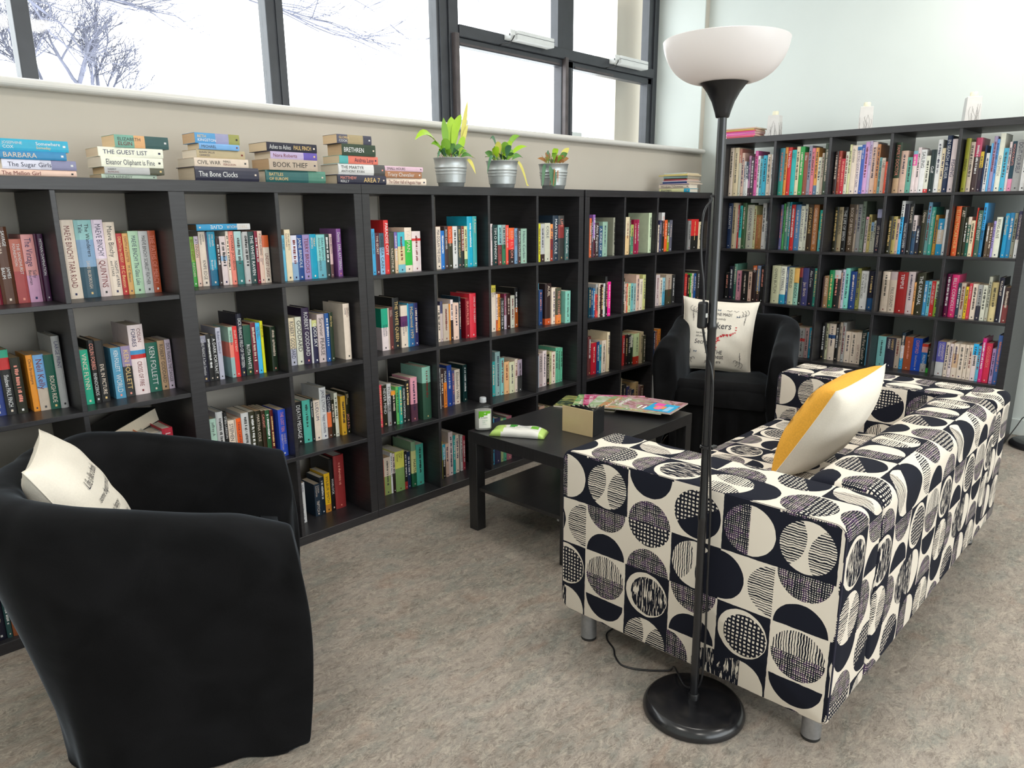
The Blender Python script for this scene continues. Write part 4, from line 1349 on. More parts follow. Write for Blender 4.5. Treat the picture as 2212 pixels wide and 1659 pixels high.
# flat stack in the lowest shelf of the tall bookcase
z = .0383
for i, (c, t, nm) in enumerate((('dcb', .030, 'cream'), ('edc', .026, 'off white'), ('cba', .024, 'tan'), ('ddc', .030, 'pale'), ('5aa', .024, 'teal'), ('ca7', .018, 'light brown'), ('822', .055, 'dark red'))):
    make_book((XT+.05+.004*(i % 3), YT-1.555, z), (0, -pi/2, -pi/2), t, .20, .13, c, '', '%s book in the flat pile on the lowest shelf of the tall bookcase' % nm, 'flat pile on the lowest shelf', 930+i)
    bpy.data.objects[-1] if False else None
    z += t+.0006

# ---------------------------------------------------------------- magazine piles on the bookcases
def thin_pile(spec, loc, rz, labf, group, face_print=True):
    z = loc[2]; n = len(spec)
    rnd = random.Random(int(loc[0]*100))
    for i, (c, t, lx, ly, dx, dy) in enumerate(spec):
        o = empty('magazine', (loc[0]+dx, loc[1]+dy, z+.0002), rz+rnd.uniform(-.05, .05))
        tag(o, labf(i, n, c), 'magazine', group)
        f = MB(); f.box(-lx/2, lx/2, -ly/2, ly/2, 0, .0006, 0, hx(c, .9)); f.box(-lx/2, lx/2, -ly/2, ly/2, t-.0006, t, 0, hx(c, .9)); f.box(-lx/2, -lx/2+.0006, -ly/2, ly/2, .0006, t-.0006, 0, hx(c, .9))
        f.build('cover', M['glossy_print'], o)
        f = MB(); f.box(-lx/2+.0006, lx/2-.001, -ly/2+.001, ly/2-.001, .0006, t-.0006, 0, hx('d8c8b0')); f.build('page_block', M['paper'], o)
        z += t+.0004
    return z
def cn3(c): return colname([int(q, 16)/15 for q in c])
zz = 1.4703
for i, (c, t, tx_) in enumerate((('dda/3ac@.82', .0265, 'RHYMES'), ('edc', .026, 'Windows 7 Dummies'))):
    make_book((2.66, .045+.003*i, zz), (0, -pi/2, -pi/2), t, .235, .115, c, tx_, ['cream and teal thick book at the bottom of the pile by the corner', 'cream thick book second from the bottom of the pile by the corner'][i], 'books under the magazines by the corner', 950+i)
    bpy.context.view_layer.update(); zz += t+.0006
PW = [('babaaa'[:3], .007, .17, .23, 0, 0), ('248', .010, .165, .19, .002, .0), ('dde', .005, .17, .20, 0, 0), ('c78', .006, .155, .185, .003, 0), ('a44', .006, .155, .18, .002, 0), ('243', .005, .16, .18, .004, 0), ('9bb', .007, .16, .185, 0, 0), ('9aa', .006, .16, .185, .002, 0), ('ed8', .007, .17, .23, 0, .01), ('eda', .006, .165, .185, .004, 0), ('dee', .005, .16, .175, 0, 0)]
thin_pile(PW, (2.655+.09, .045-.115, zz) if False else (2.74, .16, zz), 0, lambda i, n, c: '%s magazine, %s in the pile on the corner low bookcase' % (cn3(c), 'topmost' if i == n-1 else ORD[i]+' from its foot'), 'magazines piled by the corner')
PR = [('d24', .010, .14, .20, 0, 0), ('e68', .008, .15, .21, .003, 0), ('e4a', .007, .145, .20, 0, 0), ('e8b', .006, .15, .21, .002, 0), ('d3a', .007, .15, .21, 0, 0), ('d33', .007, .15, .215, 0, 0), ('ec5', .008, .155, .21, 0, .004), ('dba', .007, .19, .22, .01, 0)]
thin_pile(PR, (3.045, -.135, 1.8203), 0, lambda i, n, c: '%s magazine, %s in the pile on top of the tall bookcase' % (cn3(c), 'topmost' if i == n-1 else ORD[i]+' from its foot'), 'magazines piled on the tall bookcase')

# ---------------------------------------------------------------- candle holders on the tall bookcase
def candle_holder(y, tw, lab, seed):
    r = empty('candle_holder', (3.07, y, 1.8203), rz=tw); tag(r, lab, 'candle holder', 'candle holders on the tall bookcase')
    f = MB(); a, b_ = .040, .036; h = .135
    P = [(-a, -a, 0), (a, -a, 0), (a, a, 0), (-a, a, 0), (-b_, -b_, h), (b_, -b_, h), (b_, b_, h), (-b_, b_, h)]
    f.v = P[:]
    for q in ((0,3,2,1),(4,5,6,7),(0,1,5,4),(1,2,6,5),(2,3,7,6),(3,0,4,7)): f.idx(q)
    bevel(f.build('body', M['holder'], r), .003, 2)
    f = MB(); rnd = random.Random(seed)
    for face in range(2):
        for k in range(9):
            x = rnd.uniform(-.03, .03); z = .002; ang = rnd.uniform(-.25, .25); pts = []
            L = rnd.uniform(.04, .10)
            for s_ in range(8):
                tt = s_/7; xx = x+sin(ang)*L*tt+.004*sin(6*tt+k); pts.append((max(-.033, min(.033, xx)), z+L*tt))
            q = [(-(a-(a-b_)*zq/h)-.0006, xq, zq) if face == 0 else (xq, -(a-(a-b_)*zq/h)-.0006, zq) for xq, zq in pts]
            f.tube(q, .0005, 4)
    f.build('twig_print', M['twig_print'], r)
    f = MB(); f.lathe([(.0, .0), (.019, 0), (.020, .004), (.020, .022), (.017, .026), (.010, .0255), (0, .023)], 24, M=Matrix.Translation((0, 0, h))); f.build('candle', M['candle'], r, auto=40)
    f = MB(); f.tube([(0, 0, h+.022), (.001, 0, h+.03)], .0008, 5); f.build('wick', M['twig_print'], r)
candle_holder(-.325, .10, 'white square candle holder nearest the lamp shade, on the tall bookcase', 1)
candle_holder(-.900, .35, 'middle white square candle holder on top of the tall bookcase', 2)
candle_holder(-1.465, .42, 'white square candle holder at the right, farthest from the lamp', 3)

# ---------------------------------------------------------------- potted plants
def blade(mb, base, tip, w, droop, col, up=.5, n=9, fold=.25, curl=0.0, stem=.25):
    b0, t0 = Vector(base), Vector(tip); L = (t0-b0).length
    ctrl = (b0+t0)/2+Vector((0, 0, up*L*.5))
    pts = []
    for i in range(n+1):
        t = i/n; p = b0*(1-t)**2+ctrl*2*t*(1-t)+t0*t*t; p.z -= droop*L*t*t*.5; p.z = max(p.z, .012); pts.append(p)
    d = (t0-b0).normalized(); q_ = min(1.0, curl/1.1)
    nr = Vector((-.62, -.78, .1))*q_ + Vector((0, 0, 1))*(1-q_)*.9 + Vector((.0, -.25, 0))
    side = d.cross(nr).normalized()
    rows = []
    for i, p in enumerate(pts):
        t = i/n
        ww = w*.06 if t < stem else w*max(.03, sin(pi*min(1, (t-stem)/(1-stem)))**.75)*(1.1-.25*t)
        up_ = Vector((0, 0, fold*ww))
        rows.append((p-side*ww/2+up_, p, p+side*ww/2+up_))
    b = len(mb.v)
    for r_ in rows: mb.v.extend([tuple(q) for q in r_])
    for i in range(n):
        for k in range(2):
            a = b+i*3+k; mb.idx((a, a+1, a+4, a+3), 0, col)
    return pts
def pot(r, R1=.079, R0=.060, h=.130):
    prof = [(R0-.004, 0.0), (R0, 0.003)]
    def rad(z): return R0+(R1-R0)*z/h
    for zc in (.060, .074, .088): prof += [(rad(zc-.006), zc-.006), (rad(zc)+.0030, zc-.002), (rad(zc)+.0030, zc+.001), (rad(zc+.005), zc+.005)]
    prof += [(R1, h-.004), (R1+.0025, h-.002), (R1+.0025, h+.001), (R1-.001, h+.001), (R1-.003, h-.01), (R1-.012, .02)]
    f = MB(); f.lathe(prof, 48, cap0=True); f.build('pot', M['zinc'], r, auto=60)
    f = MB(); f.lathe([(R1-.006, h-.016), (.03, h-.011), (.001, h-.010)], 32); f.build('soil', M['soil'], r, smooth=True)
G1, G2, G3, GD, BR, YE = hx('a6cf2c'), hx('7fae3a'), hx('5f8f4a'), hx('4f7a5a'), hx('a5713f'), hx('d9cf6a')
def plant(x, y, lab, leaves, seed, scale=1.0, dead=0):
    r = empty('potted_plant', (x, y, 1.4703)); tag(r, lab, 'plant', 'potted plants on the middle low bookcase'); pot(r)
    mb = MB(); rnd = random.Random(seed)
    for (bx, by, tx_, ty_, tz, w, dr, c, up, curl) in leaves:
        blade(mb, (bx, by, .120), (tx_, ty_, tz), w, dr, c, up, curl=curl)
    for k in range(12):
        a = rnd.uniform(0, 2*pi); q = rnd.uniform(.01, .045); L = rnd.uniform(.05, .085)*scale; e = rnd.uniform(.25, 1.3)
        blade(mb, (q*cos(a), q*sin(a), .120), ((q+L*cos(e))*cos(a), (q+L*cos(e))*sin(a), .125+L*sin(e)+.01), rnd.uniform(.018, .034), rnd.uniform(.1, .6), rnd.choice([G2, G3, GD, G1]) if dead == 0 or k % 3 == 0 else BR, .4, curl=rnd.uniform(.3, 1.1))
    mb.build('foliage', M['leaf'], r, smooth=True)
    st = MB()
    for k in range(16+dead):
        a = rnd.uniform(0, 2*pi); q = rnd.uniform(.01, .05); L = rnd.uniform(.02, .06)
        st.tube([(q*cos(a), q*sin(a), .118), (q*1.1*cos(a), q*1.1*sin(a), .118+L*.6), ((q*1.2+rnd.uniform(-.01, .02))*cos(a), (q*1.2)*sin(a), .118+L)], .0011, 5, c=BR if k % 2 else G2)
    st.build('stems', M['leaf'], r, smooth=True)
    return r
# leaf: base x,y, tip x,y,z (local), width, droop, colour, arch, curl.  local x runs along the bookcase, -y towards the room
plant(.580, .095, 'biggest potted plant with long upright lime leaves, left of three zinc pots', [
 (-.03,0,-.235,-.03,.225,.050,.25,G1,.9,.3), (-.02,0,-.02,.02,.310,.034,0,G2,.0,1.0), (-.01,0,.055,-.02,.345,.040,.15,G1,.25,1.2), (.02,0,.01,.0,.315,.062,0,G1,.0,1.45),
 (.05,0,.135,.02,.400,.024,0,YE,-.1,1.3), (.045,0,.115,0,.290,.020,0,YE,0,1.3), (.03,-.02,.06,-.03,.235,.034,.1,G1,.2,1.2), (-.02,-.01,-.065,-.03,.215,.048,.05,G2,.1,1.25),
 (-.03,-.01,-.135,-.02,.205,.034,.3,G2,.5,.4), (.0,0,.045,-.05,.205,.028,.6,G3,.8,.4), (.02,-.02,.09,-.06,.145,.030,.3,G3,.6,.4), (.03,-.02,.02,-.07,.165,.026,.3,G3,.6,.4),
 (-.04,0,-.115,-.04,.155,.018,.7,GD,1.0,.2), (.05,-.03,.080,-.085,.095,.030,1.1,YE,1.0,.3), (.05,0,.135,-.03,.150,.014,.4,YE,.6,.2), (.01,.02,.03,.04,.200,.04,.1,G3,.3,.9),
 (-.01,.0,.0,-.05,.175,.03,.4,GD,.7,.5), (.03,.02,.07,.05,.185,.034,.3,G3,.5,.6), (0,-.03,-.03,-.07,.150,.028,.5,GD,.8,.3)], 3)
plant(.915, .085, 'middle potted plant with a low spray of mixed green leaves, zinc pot', [
 (-.02,0,-.105,-.02,.265,.034,.5,GD,.9,.3), (0,0,.115,-.02,.285,.028,.3,G2,.6,.7), (.02,0,.165,-.02,.225,.024,.2,G1,.4,.6), (-.03,0,-.085,-.03,.200,.040,.2,G1,.3,1.1),
 (-.02,0,-.060,-.03,.225,.036,.1,YE,.2,1.1), (0,-.02,-.02,-.04,.225,.044,.1,G2,.2,1.2), (.02,-.01,.035,-.03,.245,.030,.3,G1,.5,.9), (.02,0,.055,-.02,.195,.036,.2,G2,.3,1.0),
 (.03,-.02,.10,-.05,.165,.034,.4,G3,.6,.4), (-.04,0,-.155,-.05,.125,.016,1.0,GD,1.3,.2), (.05,-.01,.135,-.06,.045,.030,1.2,YE,1.6,.4), (-.02,-.03,-.05,-.08,.150,.03,.3,G3,.5,.5),
 (.01,.02,.0,.05,.215,.036,.2,G3,.3,.8), (.0,0,.085,.02,.235,.026,.4,G1,.7,.6), (.02,.02,.07,.06,.185,.03,.3,G2,.5,.5), (-.01,-.03,.02,-.07,.165,.03,.3,G2,.5,.6), (-.03,.02,-.07,.05,.18,.034,.2,G3,.4,.7)], 4)
plant(1.305, .080, 'smallest potted plant, half dried brown stems hanging over its zinc pot', [
 (0,0,.0,-.02,.225,.036,.3,G1,.5,.8), (.03,0,.105,-.02,.225,.034,.1,YE,.1,1.0), (-.02,0,-.085,-.02,.200,.036,.6,GD,.9,.4), (.01,-.02,.02,-.05,.175,.034,.4,G1,.6,.7),
 (-.05,-.02,-.075,-.07,.02,.044,1.2,GD,1.6,.5), (-.06,0,-.125,-.03,.05,.020,1.2,GD,1.5,.4), (.02,.01,.06,.02,.19,.026,.4,G2,.6,.5)] +
 [(-.02+.004*k, -.01, -.055-.007*(k % 6), -.03-.004*k, .055+.012*(k % 5), .007, 1.0, BR, 1.3, .3) for k in range(14)] + [(.0, 0, .02*cos(k*1.3)*2+.01, -.03, .165+.008*(k % 4), .006, .3, BR, .5, .3) for k in range(14)], 5, dead=16)
# dried twig standing behind the short stack
f = MB(); f.tube([(0, 0, 0), (.004, 0, .06), (-.002, 0, .12), (.006, 0, .165), (.018, 0, .195), (.024, 0, .215)], [.0014]*6, 5); f.tube([(.008, 0, .168), (.012, 0, .178), (.012, 0, .19), (.018, 0, .20)], [.001, .005, .004, .0008], 6)
o = f.build('dried_twig', M['twig_print'], smooth=True); o.location = (.235, .30, 1.4703); tag(o, 'thin dried twig with one shrivelled leaf, standing behind the short stack of books', 'twig')
f.v = [v for v in f.v]

# ================================================================ COFFEE TABLE
TX0, TX1, TY0, TY1, TH = .208, 1.095, -.950, -.385, .45
r = empty('coffee_table', (TX0, TY0, 0)); tag(r, 'low black-brown rectangular coffee table with a lower shelf, between the armchairs', 'table')
lx, ly = TX1-TX0, TY1-TY0
f = MB(); f.box(0, lx, 0, ly, TH-.05, TH); bevel(f.build('tabletop', M['table'], r), .0015, 2)
for (a, b_) in ((0, 0), (lx-.05, 0), (0, ly-.05), (lx-.05, ly-.05)):
    f = MB(); f.box(a, a+.05, b_, b_+.05, 0, TH-.05); bevel(f.build('leg', M['table'], r), .0015, 1)
f = MB(); f.box(.012, lx-.012, .05, ly-.05, .185, .200); f.build('lower_shelf', M['table'], r)
f = MB(); f.box(.010, .014, .062, .072, .178, .186); f.build('shelf_pin', M['steel'], r)

# hand sanitiser bottle
r = empty('sanitiser_bottle', (.262, -.425, TH+.0003), radians(-38)); tag(r, 'clear sanitiser bottle with flip cap and green-topped label on the table corner', 'bottle')
def ell(a, b_, z, n=36): return [(a*cos(2*pi*k/n), b_*sin(2*pi*k/n), z) for k in range(n)]
def loft(rings, mb, m=0, c=(1,1,1), cap=True):
    n = len(rings[0]); b = len(mb.v)
    for q in rings: mb.v.extend(q)
    for i in range(len(rings)-1):
        for k in range(n): mb.idx((b+i*n+k, b+i*n+(k+1) % n, b+(i+1)*n+(k+1) % n, b+(i+1)*n+k), m, c)
    if cap: mb.idx([b+k for k in range(n)][::-1], m, c); mb.idx([b+(len(rings)-1)*n+k for k in range(n)], m, c)
A, B2 = .038, .022
f = MB(); loft([ell(A*.92, B2*.92, 0), ell(A, B2, .004), ell(A, B2, .095), ell(A*.93, B2*.95, .108), ell(A*.6, B2*.8, .117), ell(.0135, .0135, .121), ell(.0135, .0135, .124)], f)
f.build('body', M['clear_plastic'], r, auto=50)
M['gel'] = mat('clear_gel', (.62, .60, .56), .15, alpha=1) if False else varied('clear_gel', (.74, .73, .70), .03, 30, .12)
M['gel'].node_tree.nodes['Principled BSDF'].inputs['Transmission Weight'].default_value = .35
f = MB(); loft([ell(A*.88, B2*.86, .003), ell(A*.94, B2*.93, .006), ell(A*.94, B2*.93, .090)], f); f.build('gel', M['gel'], r, auto=50)
f = MB(); f.lathe([(.0145, .122), (.0145, .140), (.013, .143), (0, .143)], 28, cap0=True); f.build('cap', varied('grey_cap', (.50, .52, .55), .05, 20, .3), r, auto=40)
f = MB()
def lab(u, z): a = -pi/2+u; return ((A+.0005)*cos(a), (B2+.0005)*sin(a), z)
for i in range(10):
    for k in range(12):
        u0, u1 = -.72+1.44*i/10+.15, -.72+1.44*(i+1)/10+.15; z0, z1 = .012+.075*k/12, .012+.075*(k+1)/12
        um = (u0+u1)/2; g = z1 > .068+.008*sin(um*2.2)
        f.face([lab(u0, z0), lab(u1, z0), lab(u1, z1), lab(u0, z1)], 0, hx('6cb92e') if g else hx('f0f0ea'))
o = f.build('label', M['glossy_print'], r)
f = MB()
def lab2(x, y): a = -pi/2+.15+x/.03; return ((A+.0009)*cos(a), (B2+.0009)*sin(a), y)
put_text(f, 'Cien', lab2, .012, hx('335'), x0=-.014, y0=.055); put_text(f, '+', lab2, .014, hx('fff'), x0=-.004, y0=.073)
put_text(f, 'HAND', lab2, .0065, hx('7a8'), x0=-.010, y0=.043); put_text(f, 'GEL', lab2, .0065, hx('7a8'), x0=-.010, y0=.035); put_text(f, 'sensitive', lab2, .0042, hx('7a8'), x0=-.010, y0=.028)
f.build('label_lettering', M['print'], r)

# pack of wipes
r = empty('wipes_packet', (.315, -.585, TH+.0003), radians(-61)); tag(r, 'green and white soft packet of wipes lying beside the clear bottle', 'packet')
f = MB(); NX, NY = 28, 16
def wip(u, v, top):
    x = (u-.5)*.235; y = (v-.5)*.105
    e = max(0, 1-abs(2*u-1)**5)*max(0, 1-abs(2*v-1)**6); th = .030*e**.6*(1+.06*sin(u*17+v*9))
    y *= 1-.06*(1-abs(2*u-1))
    return (x, y, .0015+(th if top else 0))
for top in (True, False):
    for i in range(NX):
        for k in range(NY):
            q = [(i/NX, k/NY), ((i+1)/NX, k/NY), ((i+1)/NX, (k+1)/NY), (i/NX, (k+1)/NY)]
            if not top: q = q[::-1]
            um, vm = (i+.5)/NX, (k+.5)/NY
            c = hx('f2f0ea')
            if um < .22+.05*sin(vm*4) or um > .90 or (vm > .80 and um < .9): c = hx('bfe07a')
            if (um-.38)**2*6+(vm-.66)**2 < .032: c = hx('3f9e3f')
            if .70 < um < .86 and .45 < vm < .72: c = hx('7cc04a')
            f.face([wip(a, b_, top) for a, b_ in q], 0, c)
o = f.build('wrapper', M['glossy_print'], r, smooth=True, weld=True)
f = MB(); put_text(f, 'anti-bac', lambda a, b_: (a, b_, wip(a/.235+.5, b_/.105+.5, True)[2]+.0012), .014, hx('358'), x0=.0, y0=.010); put_text(f, 'surface wipes', lambda a, b_: (a, b_, wip(a/.235+.5, b_/.105+.5, True)[2]+.0012), .010, hx('386'), x0=-.01, y0=-.008)
f.build('printed_text', M['print'], r)

# gold-backed folder standing open with black pages
r = empty('standing_folder', (.488, -.840, TH+.0003)); tag(r, 'small gold-backed folder with black pages standing open on the coffee table', 'folder')
d1 = Vector((-.007, .154)).normalized(); d2 = Vector((.109, .027)).normalized(); HF = .112
def panel(mb, d, L, th, h0, h1, off, c, o0=0.0):
    n = Vector((-d.y, d.x)); p = [n*off+d*o0, n*off+d*L, n*(off+th)+d*L, n*(off+th)+d*o0]
    lo = [(q.x, q.y, h0) for q in p]; hi = [(q.x, q.y, h1) for q in p]
    b = len(mb.v); mb.v.extend(lo+hi)
    for q in ((0,3,2,1),(4,5,6,7),(0,1,5,4),(1,2,6,5),(2,3,7,6),(3,0,4,7)): mb.idx([b+k for k in q], 0, c)
f = MB(); panel(f, d1, .156, .003, 0, HF, 0, hx('d6bd92')); panel(f, d2, .112, .003, 0, HF, -.003, hx('26282a'))
bevel(f.build('cover', M['glossy_print'], r), .0012)
f = MB()
a1 = math.atan2(d1.y, d1.x); a2 = math.atan2(d2.y, d2.x)
for k in range(9):
    a = a1+(a2-a1)*(.06+.86*k/8); dd = Vector((cos(a), sin(a))); panel(f, dd, .148-.038*k/8, .0008, .003, HF-.003, 0, hx('2a2c2e') if k % 3 else hx('44484a'), .004)
f.build('black_pages', M['glossy_print'], r)

# magazines on the table
def blotch(name, cols, scale, seed):
    m = mat(name, (1, 1, 1), .22); t = NT(m); b = t.n['Principled BSDF']; tc = t.new('ShaderNodeTexCoord'); mp = t.new('ShaderNodeMapping'); mp.inputs['Location'].default_value = (seed, seed*.7, 0)
    t.l.new(tc.outputs['Object'], mp.inputs['Vector']); f_ = t.noise(mp.outputs['Vector'], scale, 4, 1.2)
    r_ = t.ramp(f_, [(.26+.48*i/(len(cols)-1), hx(c)) for i, c in enumerate(cols)], 'LINEAR'); t.l.new(r_.outputs['Color'], b.inputs['Base Color']); return m
mags = [((.905, -.500), -68, 'dark glossy magazine, farthest left of the table magazines', ['222', '454', 'aa6', '332'], '', 'ddd', .007, .297, .21),
 ((.965, -.555), -60, 'dark green magazine under the pink-headed one on the table', ['232', '6a6', 'dda', '343'], 'homes', 'eee', .006, .297, .21),
 ((.985, -.590), -54, 'magazine with a pink and crimson masthead corner on the table', ['a25', 'c47', 'e9b', '823'], 'GARDEN TIME', 'fff', .005, .297, .21),
 ((.945, -.665), -68, 'white-edged magazine in the middle of the table pile', ['eee', 'bca', '9b8', 'ddd'], '', '333', .006, .290, .21),
 ((.955, -.735), -74, 'garden magazine with orange food photo beneath the topmost one', ['364', '9b8', 'c85', 'ecb'], 'Modern Gardens', 'fff', .005, .297, .215),
 ((.985, -.785), -80, 'topmost garden magazine with blue and pink cover corner, on the table', ['ecd', '9a7', 'c9a', '854', 'ddc'], 'Gardens', 'fff', .005, .297, .215)]
z = TH+.0003
for i, ((x, y), ang, lb, cols, ttl, tcn, t, L, Wd) in enumerate(mags):
    o = empty('magazine', (x, y, z), radians(ang)); tag(o, lb, 'magazine', 'magazines on the coffee table')
    f = MB(); f.box(-L/2, L/2, -Wd/2, Wd/2, 0, t*.85, 0, hx('e6dccb')); f.build('page_block', M['paper'], o)
    f = MB(); f.box(-L/2, L/2, -Wd/2, Wd/2, t*.85, t); f.build('cover', blotch('magazine_cover', cols, 14, i*3.1), o)
    f = MB()
    if ttl:
        sz = .040 if len(ttl) < 9 else .026
        put_text(f, ttl, lambda a, b_: (-L/2+.050-b_ if False else -L/2+.045-b_, -Wd/2+.012+a, t+.0004), sz, hx(tcn))
    for k in range(5): f.face([(-.02+.022*k, -Wd/2+.015, t+.0004), (-.012+.022*k, -Wd/2+.015, t+.0004), (-.012+.022*k, -Wd/2+.07, t+.0004), (-.02+.022*k, -Wd/2+.07, t+.0004)], 0, hx(tcn))
    if i == 5:
        def q(x0, x1, y0, y1, c, dz): f.face([(x0, y0, t+dz), (x1, y0, t+dz), (x1, y1, t+dz), (x0, y1, t+dz)], 0, hx(c))
        q(.015, .140, -.100, .035, '2ad', .0006); q(.030, .075, -.015, .035, 'e5a', .0008); q(.045, .095, -.06, -.01, 'e95', .0010); q(.055, .080, -.075, -.02, 'f7a', .0012); q(.10, .125, -.09, .0, '9ce', .0012)
    f.build('cover_print', M['print'], o)
    z += t+.0004

# ================================================================ SOFA
SX0, SX1, SY0, SY1, SZ0, SZ1 = -.170, 1.600, -2.085, -1.225, .110, .650
def rrect(a0, a1, b0, b1, rs, n=8):
    """rounded rectangle, corners order (a0,b0),(a1,b0),(a1,b1),(a0,b1) with radii rs; returns pts"""
    out = []
    cs_ = [(a0, b0, 1, 1, pi, 1.5*pi), (a1, b0, -1, 1, 1.5*pi, 2*pi), (a1, b1, -1, -1, 0, .5*pi), (a0, b1, 1, -1, .5*pi, pi)]
    for (cx_, cy_, sx_, sy_, t0, t1), rr_ in zip(cs_, rs):
        ox, oy = cx_+sx_*rr_, cy_+sy_*rr_
        for k in range(n+1):
            a = t0+(t1-t0)*k/n; out.append((ox+rr_*cos(a), oy+rr_*sin(a)))
    return out
def extrude_x(mb, prof, x0, x1, uoff, voff, capuv, soft=.012, nx=24, startk=0, flip=False):
    """closed profile in (y,z) swept along x with softened ends; band uv = (x, arc length), caps uv from capuv(y,z)"""
    n = len(prof); cy_ = sum(p[0] for p in prof)/n; cz_ = sum(p[1] for p in prof)/n
    xs_ = [x0, x0+soft*.3, x0+soft]+[x0+soft+(x1-x0-2*soft)*i/nx for i in range(1, nx)]+[x1-soft, x1-soft*.3, x1]
    def ins(x):
        e = min(x-x0, x1-x)
        return soft*(1-sqrt(max(0, 1-(1-min(1, e/soft))**2))) if e < soft else 0
    arc = [0]
    for i in range(n):
        a, b_ = prof[(startk+i) % n], prof[(startk+i+1) % n]; arc.append(arc[-1]+math.hypot(a[0]-b_[0], a[1]-b_[1]))
    P = [prof[(startk+i) % n] for i in range(n+1)]
    def pt(x, p):
        d_ = ins(x); dy, dz = p[0]-cy_, p[1]-cz_; L = math.hypot(dy, dz) or 1
        return (x, p[0]-dy/L*d_, p[1]-dz/L*d_)
    for i in range(len(xs_)-1):
        for k in range(n):
            q = [(xs_[i], k), (xs_[i+1], k), (xs_[i+1], k+1), (xs_[i], k+1)]
            mb.face([pt(xx, P[kk]) for xx, kk in q], 0, (1,1,1), [(xx+uoff, arc[kk]+voff) for xx, kk in q])
    for x_, rev in ((x0, True), (x1, False)):
        c_ = [pt(x_, P[k]) for k in range(n)]; uv_ = [capuv(p[1], p[2]) for p in c_]
        if not rev: c_ = c_; 
        mb.face(c_ if rev else c_[::-1], 0, (1,1,1), uv_ if rev else uv_[::-1])
r = empty('sofa', (0, 0, 0)); tag(r, 'two-seat sofa in cream and navy circle print fabric on steel legs', 'sofa')
AW = .245
sidecap = lambda y, z: ((SY1-y)-.095, .640-z)
# arms: big side panels and a gusset that runs over front, top and back
for (a, b_) in ((SX0, SX0+AW), (SX1-AW, SX1)):
    f = MB(); pr = rrect(SY0, SY1, SZ0, SZ1, [.02, .03, .035, .03], 6)
    # start the gusset at the lower front so the print runs continuously over the top
    extrude_x(f, pr, a, b_, .33, .05, sidecap, soft=.007, nx=6, startk=7)
    f.build('arm', M['circles'], r, auto=60, weld=True)
# piping on the near side seam
for x in (SX0, SX0+AW, SX1-AW, SX1):
    f = MB(); pr = rrect(SY0+.004, SY1-.004, SZ0+.004, SZ1-.004, [.02, .03, .035, .03], 6)
    f.tube([(x+(.0035 if x in (SX0, SX1-AW) else -.0035), y, z) for y, z in pr+[pr[0]]], .0032, 6, caps=False); f.build('piping', M['ink'], r, smooth=True)
# backrest with a soft rolled top
f = MB(); pr = rrect(SY0-.004, SY0+.235, SZ0+.01, SZ1+.012, [.015, .03, .085, .06], 8)
extrude_x(f, pr, SX0+AW+.002, SX1-AW-.002, .12, .03, lambda y, z: (y, z), soft=.02, nx=30, startk=9)
bk = f.build('backrest', M['circles'], r, auto=60, weld=True)
f = MB(); pr = rrect(SY0+.232, SY1-.005, .315, .440, [.02, .03, .045, .02], 6)
extrude_x(f, pr, SX0+AW+.003, SX1-AW-.003, .05, .11, lambda y, z: (y, z), soft=.02, nx=30, startk=7)
f.build('seat_cushion', M['circles'], r, auto=60, weld=True)
f = MB(); pr = rrect(SY0+.232, SY1-.02, SZ0+.01, .314, [.015, .015, .01, .01], 4)
extrude_x(f, pr, SX0+AW+.003, SX1-AW-.003, .05, .5, lambda y, z: (y, z), soft=.004, nx=8, startk=5)
f.build('seat_base', M['circles'], r, auto=60, weld=True)
for (x, y) in ((-.118, -1.300), (-.088, -2.020), (1.51, -1.300), (1.51, -2.020)):
    f = MB(); f.lathe([(.023, .0), (.025, .003), (.025, .010)], 28, m=1, cap0=True); f.lathe([(.0252, .010), (.0252, SZ0+.012)], 28, m=0, cap1=True)
    o = f.build('leg', [M['steel'], M['rubber']], r, auto=50); o.location = (x, y, 0.0)

